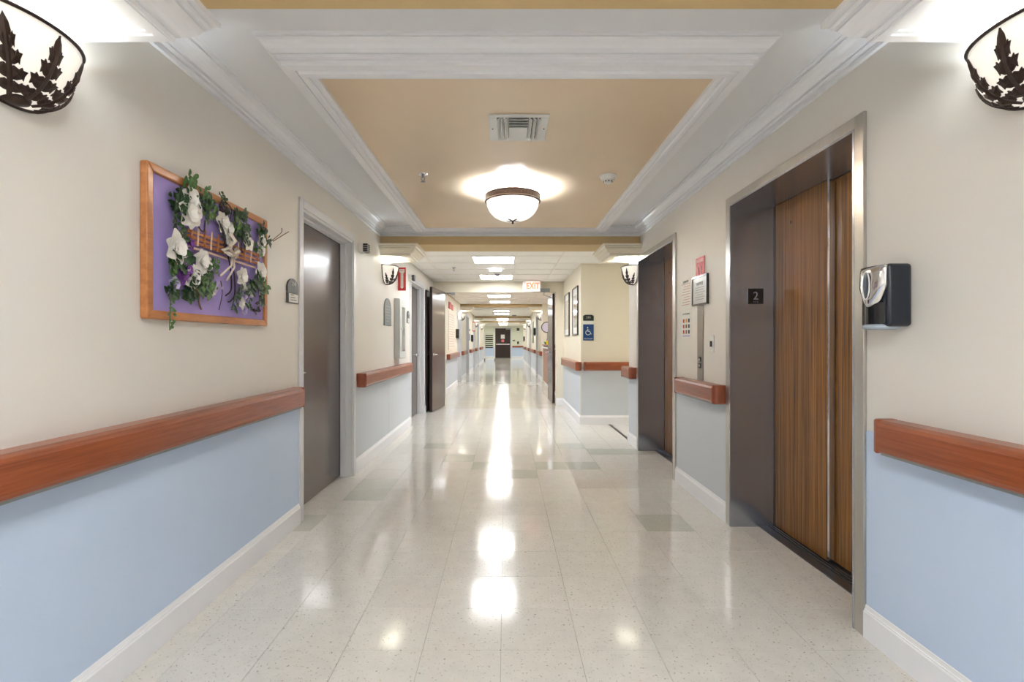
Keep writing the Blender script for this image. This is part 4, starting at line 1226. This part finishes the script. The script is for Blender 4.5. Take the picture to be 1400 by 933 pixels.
# pink notice
t = thing('pink_notice', 'small pink warning sign above the framed certificate', 'sign', (XR, 3.76, 1.70))
obj('plate', bx(XR - .006, XR, 3.68, 3.845, 1.655, 1.836), M_pink, t)
bm = nbm(); box(bm, XR - .0075, XR - .006, 3.70, 3.825, 1.80, 1.822)
box(bm, XR - .0075, XR - .006, 3.70, 3.825, 1.672, 1.682)
for k in range(2):
    tube(bm, [(XR - .007, 3.73 + k * .06, 1.70), (XR - .007, 3.73 + k * .06, 1.76)], .008, 6); lathe(bm, [(.010, -.001), (.010, .0)], (XR - .006, 3.73 + k * .06, 1.778), 12, 'x')
obj('pictogram', bm, mat('pink_pale', (244, 196, 196), .5), t)
# framed certificate
t = thing('framed_certificate', 'black framed certificate above the elevator call plate', 'picture', (XR, 3.75, 1.47))
bm = nbm(); fx = XR - .018
for q in ((3.608, 3.895, 1.475, 1.487), (3.608, 3.895, 1.683, 1.697), (3.608, 3.617, 1.487, 1.683), (3.886, 3.895, 1.487, 1.683)): box(bm, fx, XR, *q)
obj('frame', bm, M_black, t)
pp = obj('paper', bx(fx + .006, XR, 3.617, 3.886, 1.487, 1.683), M_glass, t)
bm = place(text_bm('NOTICE', .034, .0006), (fx + .0055, 3.75, 1.635), '-x')
obj('lettering', bm, M_ink, pp)
bm = nbm()
for k, w_ in enumerate((.17, .15, .19, .12, .18, .16)): box(bm, fx + .0052, fx + .006, 3.75 - w_ / 2, 3.75 + w_ / 2, 1.606 - k * .018, 1.6105 - k * .018)
obj('text_line', bm, mat('ink_pale', (150, 154, 158), .6), pp)
# paper notices
t = thing('paper_notice', 'white paper notice with red lines left of the certificate', 'notice', (XR, 4.07, 1.46), group='paper notices')
pg = obj('sheet', bx(XR - .002, XR, 3.95, 4.19, 1.462, 1.70), M_paper, t)
bm = nbm()
for k in range(9): box(bm, XR - .0028, XR - .002, 3.975, 4.165 - .02 * (k % 4), 1.50 + k * .021, 1.503 + k * .021)
obj('text_line', bm, mat('ink_red', (190, 90, 100), .6), pg)
obj('text_line', place(text_bm('ELEVATOR', .026, .0006), (XR - .0026, 4.07, 1.688), '-x'), M_ink, pg)
t = thing('paper_notice', 'white paper with grid of small coloured pictures, lower notice', 'notice', (XR, 4.05, 1.23), group='paper notices')
pg = obj('sheet', bx(XR - .002, XR, 3.955, 4.165, 1.228, 1.455), M_paper, t)
cols = [(200, 80, 40), (230, 170, 60), (40, 50, 80), (190, 70, 50), (120, 100, 60), (50, 70, 60), (210, 60, 50), (150, 110, 90), (30, 40, 60)]
for k in range(9):
    yy = 4.13 - (k % 3) * .058; z_ = 1.385 - (k // 3) * .045
    obj('picture_square', bx(XR - .003, XR - .002, yy - .030, yy, z_ - .03, z_), mat('print_%d' % k, cols[k], .6), pg)
obj('text_line', place(text_bm('STOP THE SPREAD', .019, .0006), (XR - .0026, 4.06, 1.425), '-x'), M_ink, pg)
obj('text_line', bx(XR - .003, XR - .002, 3.98, 4.14, 1.242, 1.252), M_lav, pg)
# call plate
t = thing('elevator_call_plate', 'tall steel elevator call plate with two buttons', 'call buttons', (XR, 3.76, .91))
obj('plate', bx(XR - .006, XR, 3.706, 3.815, .912, 1.468), mat('plate_steel', (150, 144, 134), .35, metal=.6), t, bevel=.002, seg=1)
for z_, a in ((1.068, 1), (1.02, -1)):
    b_t = obj('call_button', bx(XR - .012, XR - .006, 3.738, 3.782, z_ - .019, z_ + .019), M_black, t, bevel=.002, seg=1)
    obj('button_arrow', prism(nbm(), [(3.748, z_ - .008 * a), (3.772, z_ - .008 * a), (3.76, z_ + .010 * a)], 'x', XR - .014, XR - .012), M_wplast, b_t)
# switch
t = thing('key_switch', 'white switch plate with dark key slot beside the call plate', 'switch', (XR, 3.55, 1.13))
obj('plate', bx(XR - .006, XR, 3.515, 3.585, 1.125, 1.245), M_wplast, t, bevel=.002, seg=1)
obj('toggle', bx(XR - .016, XR - .006, 3.542, 3.558, 1.165, 1.205), M_ink, t)

# ------------------------------------------------------------------ jutting wall: pictures and sign
for (a, b, lab) in ((7.48, 8.05, 'tall black framed picture, nearer of two on the jutting wall'), (8.50, 9.10, 'tall black framed picture, farther of two on the jutting wall')):
    t = thing('framed_picture', lab, 'picture', (XB, (a + b) / 2, 1.30), group='tall framed pictures')
    bm = nbm(); z0, z1 = 1.30, 2.045
    for q in ((a, b, z0, z0 + .022), (a, b, z1 - .022, z1), (a, a + .022, z0 + .022, z1 - .022), (b - .022, b, z0 + .022, z1 - .022)): box(bm, XB - .022, XB, *q)
    obj('frame', bm, M_black, t)
    obj('mat_board', bx(XB - .010, XB, a + .022, b - .022, z0 + .022, z1 - .022), M_paper, t)
    obj('print', bx(XB - .0115, XB - .010, a + .10, b - .10, z0 + .12, z1 - .12), mat('pale_print', (214, 212, 208), .1, coat=1, var=.25, vscale=(12, 12, 12)), t)
t = thing('restroom_sign', 'blue wheelchair sign below dark number plate on jutting wall', 'sign', (1.2, 7.25, 1.2))
sy = 7.25
p = obj('number_plate', prism(nbm(), [(1.122, 1.505), (1.275, 1.505), (1.275, 1.575), (1.245, 1.592), (1.152, 1.592), (1.122, 1.575)], 'y', sy - .01, sy), M_green_dk, t)
obj('numerals', place(text_bm('210', .042, .001), (1.198, sy - .0108, 1.552), '-y'), M_paper, p)
obj('name_strip', bx(1.122, 1.275, sy - .009, sy, 1.455, 1.503), M_paper, t)
p = obj('blue_plate', bx(1.122, 1.275, sy - .01, sy, 1.218, 1.452), M_blue_sign, t)
bm = nbm(); yy = sy - .0115
cx_, cz_ = 1.198, 1.345
lathe(bm, [(.0095, 0), (.0095, -.001)], (cx_ - .012, yy, cz_ + .058), 14, 'y')
tube(bm, [(cx_ - .012, yy, cz_ + .042), (cx_ - .008, yy, cz_ + .005), (cx_ + .022, yy, cz_ + .003), (cx_ + .036, yy, cz_ - .034), (cx_ + .046, yy, cz_ - .034)], .0045, 6)
tube(bm, [(cx_ - .010, yy, cz_ + .025), (cx_ + .016, yy, cz_ + .025)], .004, 6)
tube(bm, [(cx_ - .006 + .034 * math.cos(a), yy, cz_ - .012 + .034 * math.sin(a)) for a in [math.radians(110 + 15 * k) for k in range(16)]], .0042, 6)
o = obj('wheelchair_symbol', bm, M_paper, p)
obj('lettering', place(text_bm('RESTROOM', .026, .001), (cx_, yy, 1.242), '-y', .9), M_paper, p)

# ------------------------------------------------------------------ left corridor wall past the fire doors
def wl_thing(nm, y0, y1, z0, z1, th, m, lab, cat):
    o = obj(nm, bx(XL, XL + th, y0, y1, z0, z1), m); return tag(o, lab, cat)
t = thing('notice_sheet', 'large pale printed notice sheets on left wall past fire door', 'notice', (XL + .004, 12.7, 1.0))
pg = obj('sheet', bx(XL + .002, XL + .01, 11.9, 13.4, 1.0, 1.95), mat('cream_paper', (240, 226, 208), .6), t)
bm = nbm()
for k in range(14): box(bm, XL + .01, XL + .012, 12.0, 13.3 - .1 * (k % 3), 1.08 + k * .06, 1.098 + k * .06)
obj('text_line', bm, mat('faded_ink', (206, 190, 186), .6), pg)
wl_thing('red_notice', 11.95, 12.35, 2.0, 2.16, .02, M_red, 'small red notice on left wall high past the fire door', 'notice')
wl_thing('red_notice', 12.6, 12.9, 2.0, 2.14, .02, M_pink, 'small pink notice beside the red one past fire door', 'notice')
def soap_small(y, z, lab, x=XL, s=1):
    t = thing('soap_dispenser', lab, 'soap dispenser', (x, y, z), group='distant black soap dispensers')
    obj('back_housing', bx(x, x + s * .09, y, y + .15, z, z + .25), M_black, t, bevel=.012)
    obj('drip_cup', bx(x + s * .02, x + s * .10, y + .02, y + .13, z - .04, z), M_greyp, t, bevel=.01)
soap_small(13.65, 1.30, 'small black dispenser on left wall past the notice sheets')
soap_small(19.6, 1.22, 'distant black dispenser on left wall beyond third handrail start')
soap_small(17.95, 1.45, 'black dispenser on right corridor wall above second handrail', XB, -1)
soap_small(28.5, 1.25, 'tiny black dispenser on right wall near the corridor end', XB, -1)
t = thing('blue_sign', 'tall blue restroom sign on left corridor wall', 'sign', (XL, 18.9, 1.2))
obj('sign_plate', bx(XL, XL + .012, 18.75, 19.0, 1.25, 1.50), M_blue_sign, t)
obj('number_plate', bx(XL, XL + .012, 18.75, 19.0, 1.60, 1.68), M_green_dk, t)
t = thing('red_frame_sign', 'small red bordered sign on left wall below second far beam', 'sign', (XL, 21.9, 1.9))
obj('sign_plate', bx(XL, XL + .13, 20.35, 20.37, 1.62, 2.02), M_pink, t)
obj('sign_face', bx(XL + .02, XL + .11, 20.345, 20.35, 1.66, 1.98), M_paper, t)
t = thing('wall_clock', 'round white clock with black rim above the nurse counter', 'clock', (1.20, 14.6, 1.55))
# round dark ring on a stand at the nurse counter
cxr, cyr, czr = 1.17, 14.3, 1.615
rg = [(cxr + .145 * math.cos(2 * PI * k / 32), cyr, czr + .145 * math.sin(2 * PI * k / 32)) for k in range(32)]
obj('rim', tube(nbm(), rg, .013, 8, True), M_ink, t, smooth=True)
obj('face', lathe(nbm(), [(.14, -.004), (.14, .006)], (cxr, cyr, czr), 32, 'y'), mat('lilac_face', (226, 220, 236), .3), t)
obj('stand', tube(nbm(), [(cxr + .02, cyr + .01, czr - .14), (cxr + .02, cyr + .01, 1.14)], .012, 8), M_greyp, t)
t['label'] = 'round white disc with black rim on a stand on nurse counter'; t['category'] = 'round mirror'; t.name = 'round_mirror'
# nurse counter
t = thing('nurse_counter', 'cherry wood nurse station counter seen past right fire door', 'counter', (1.3, 14.3, 0))
obj('front_panel', bx(1.085, 1.13, 11.2, 14.5, .09, 1.02), M_cherry, t)
obj('end_panel', bx(1.13, 1.60, 14.46, 14.5, .09, 1.02), M_cherrycap, t)
obj('end_panel', bx(1.13, 1.60, 11.2, 11.24, .09, 1.02), M_cherrycap, t)
obj('counter_top', bx(1.06, 1.65, 11.15, 14.55, 1.09, 1.125), M_cherrycap, t, bevel=.006)
obj('work_surface', bx(1.06, 1.65, 11.15, 14.55, 1.02, 1.05), M_wplast, t)
obj('upstand', bx(1.10, 1.14, 11.2, 14.5, 1.05, 1.09), M_darkedge, t)
obj('plinth', bx(1.11, 1.58, 11.25, 14.45, 0, .09), M_wplast, t)
t = thing('desk_plant', 'small green plant on top of the nurse counter', 'plant', (1.13, 13.9, 1.125))
obj('pot', lathe(nbm(), [(.05, 0), (.065, .07), (.06, .075)], (1.13, 13.9, 1.125), 16), M_leaf2, t)
bm = nbm()
for k in range(40):
    a = random.uniform(.15, 2.99); petal(bm, Vector((1.13, 13.9, 1.20)), a, random.uniform(.04, .11), .03, 0.2, .2, 4)
obj('foliage', bm, M_leaf, t)
t = thing('yellow_container', 'yellow container on the nurse counter edge', 'container', (1.10, 13.1, 1.125))
obj('tub', bx(1.07, 1.15, 13.05, 13.2, 1.05, 1.125), M_yellow, t) if False else obj('tub', lathe(nbm(), [(.035, 0), (.045, .085), (.048, .09), (.04, .092)], (1.10, 13.1, 1.125), 16), M_yellow, t)
obj('lid', lathe(nbm(), [(.05, .092), (.05, .1), (.02, .104)], (1.10, 13.1, 1.125), 16), M_yellow, t)
# tray cart at the far end
t = thing('tray_cart', 'white wire rack cart loaded with dark trays, left of end door', 'cart', (-1.02, 31.8, 0))
cx0, cx1, cy0, cy1 = -1.34, -.70, 31.5, 32.1
bm = nbm()
for x in (cx0, cx1):
    for y in (cy0, cy1): tube(bm, [(x, y, .14), (x, y, 1.78)], .022, 6)
for z_ in (.18, 1.78):
    for q in (((cx0, cy0), (cx1, cy0)), ((cx0, cy1), (cx1, cy1)), ((cx0, cy0), (cx0, cy1)), ((cx1, cy0), (cx1, cy1))): tube(bm, [(*q[0], z_), (*q[1], z_)], .02, 6)
obj('frame', bm, M_wplast, t)
for k in range(7):
    z_ = .80 + k * .125
    o = obj('tray', bx(cx0 + .05, cx1 - .12, cy0 + .03, cy1 - .03, z_, z_ + .075), M_black, t, bevel=.01)
for x in (cx0, cx1):
    for y in (cy0, cy1):
        obj('wheel', lathe(nbm(), [(.05, -.02), (.065, -.015), (.065, .015), (.05, .02)], (x, y, .066), 16, 'x'), M_ink, t)
# end wall details
tag(obj('wall_speaker', bx(.80, 1.0, 36.55, 36.6, 2.0, 2.2), M_dgrey), 'small dark grille box high on far end wall', 'speaker')
tag(obj('wall_switch', bx(.50, .68, 36.56, 36.6, 1.25, 1.33), M_dgrey), 'small dark plate right of the end door', 'switch')
t = thing('soap_dispenser', 'tiny dark dispenser on far end wall above the handrail', 'soap dispenser', (.9, 36.6, 1.1), group='distant black soap dispensers')
obj('back_housing', bx(.83, .95, 36.5, 36.6, 1.05, 1.22), M_black, t)
obj('drip_cup', bx(.85, .93, 36.5, 36.58, 1.01, 1.05), M_greyp, t)
tag(obj('framed_picture', bx(XB - .02, XB, 19.4, 20.4, 1.15, 2.0), mat('sage', (130, 140, 120), .4)), 'tall narrow sage picture on right corridor wall', 'picture')
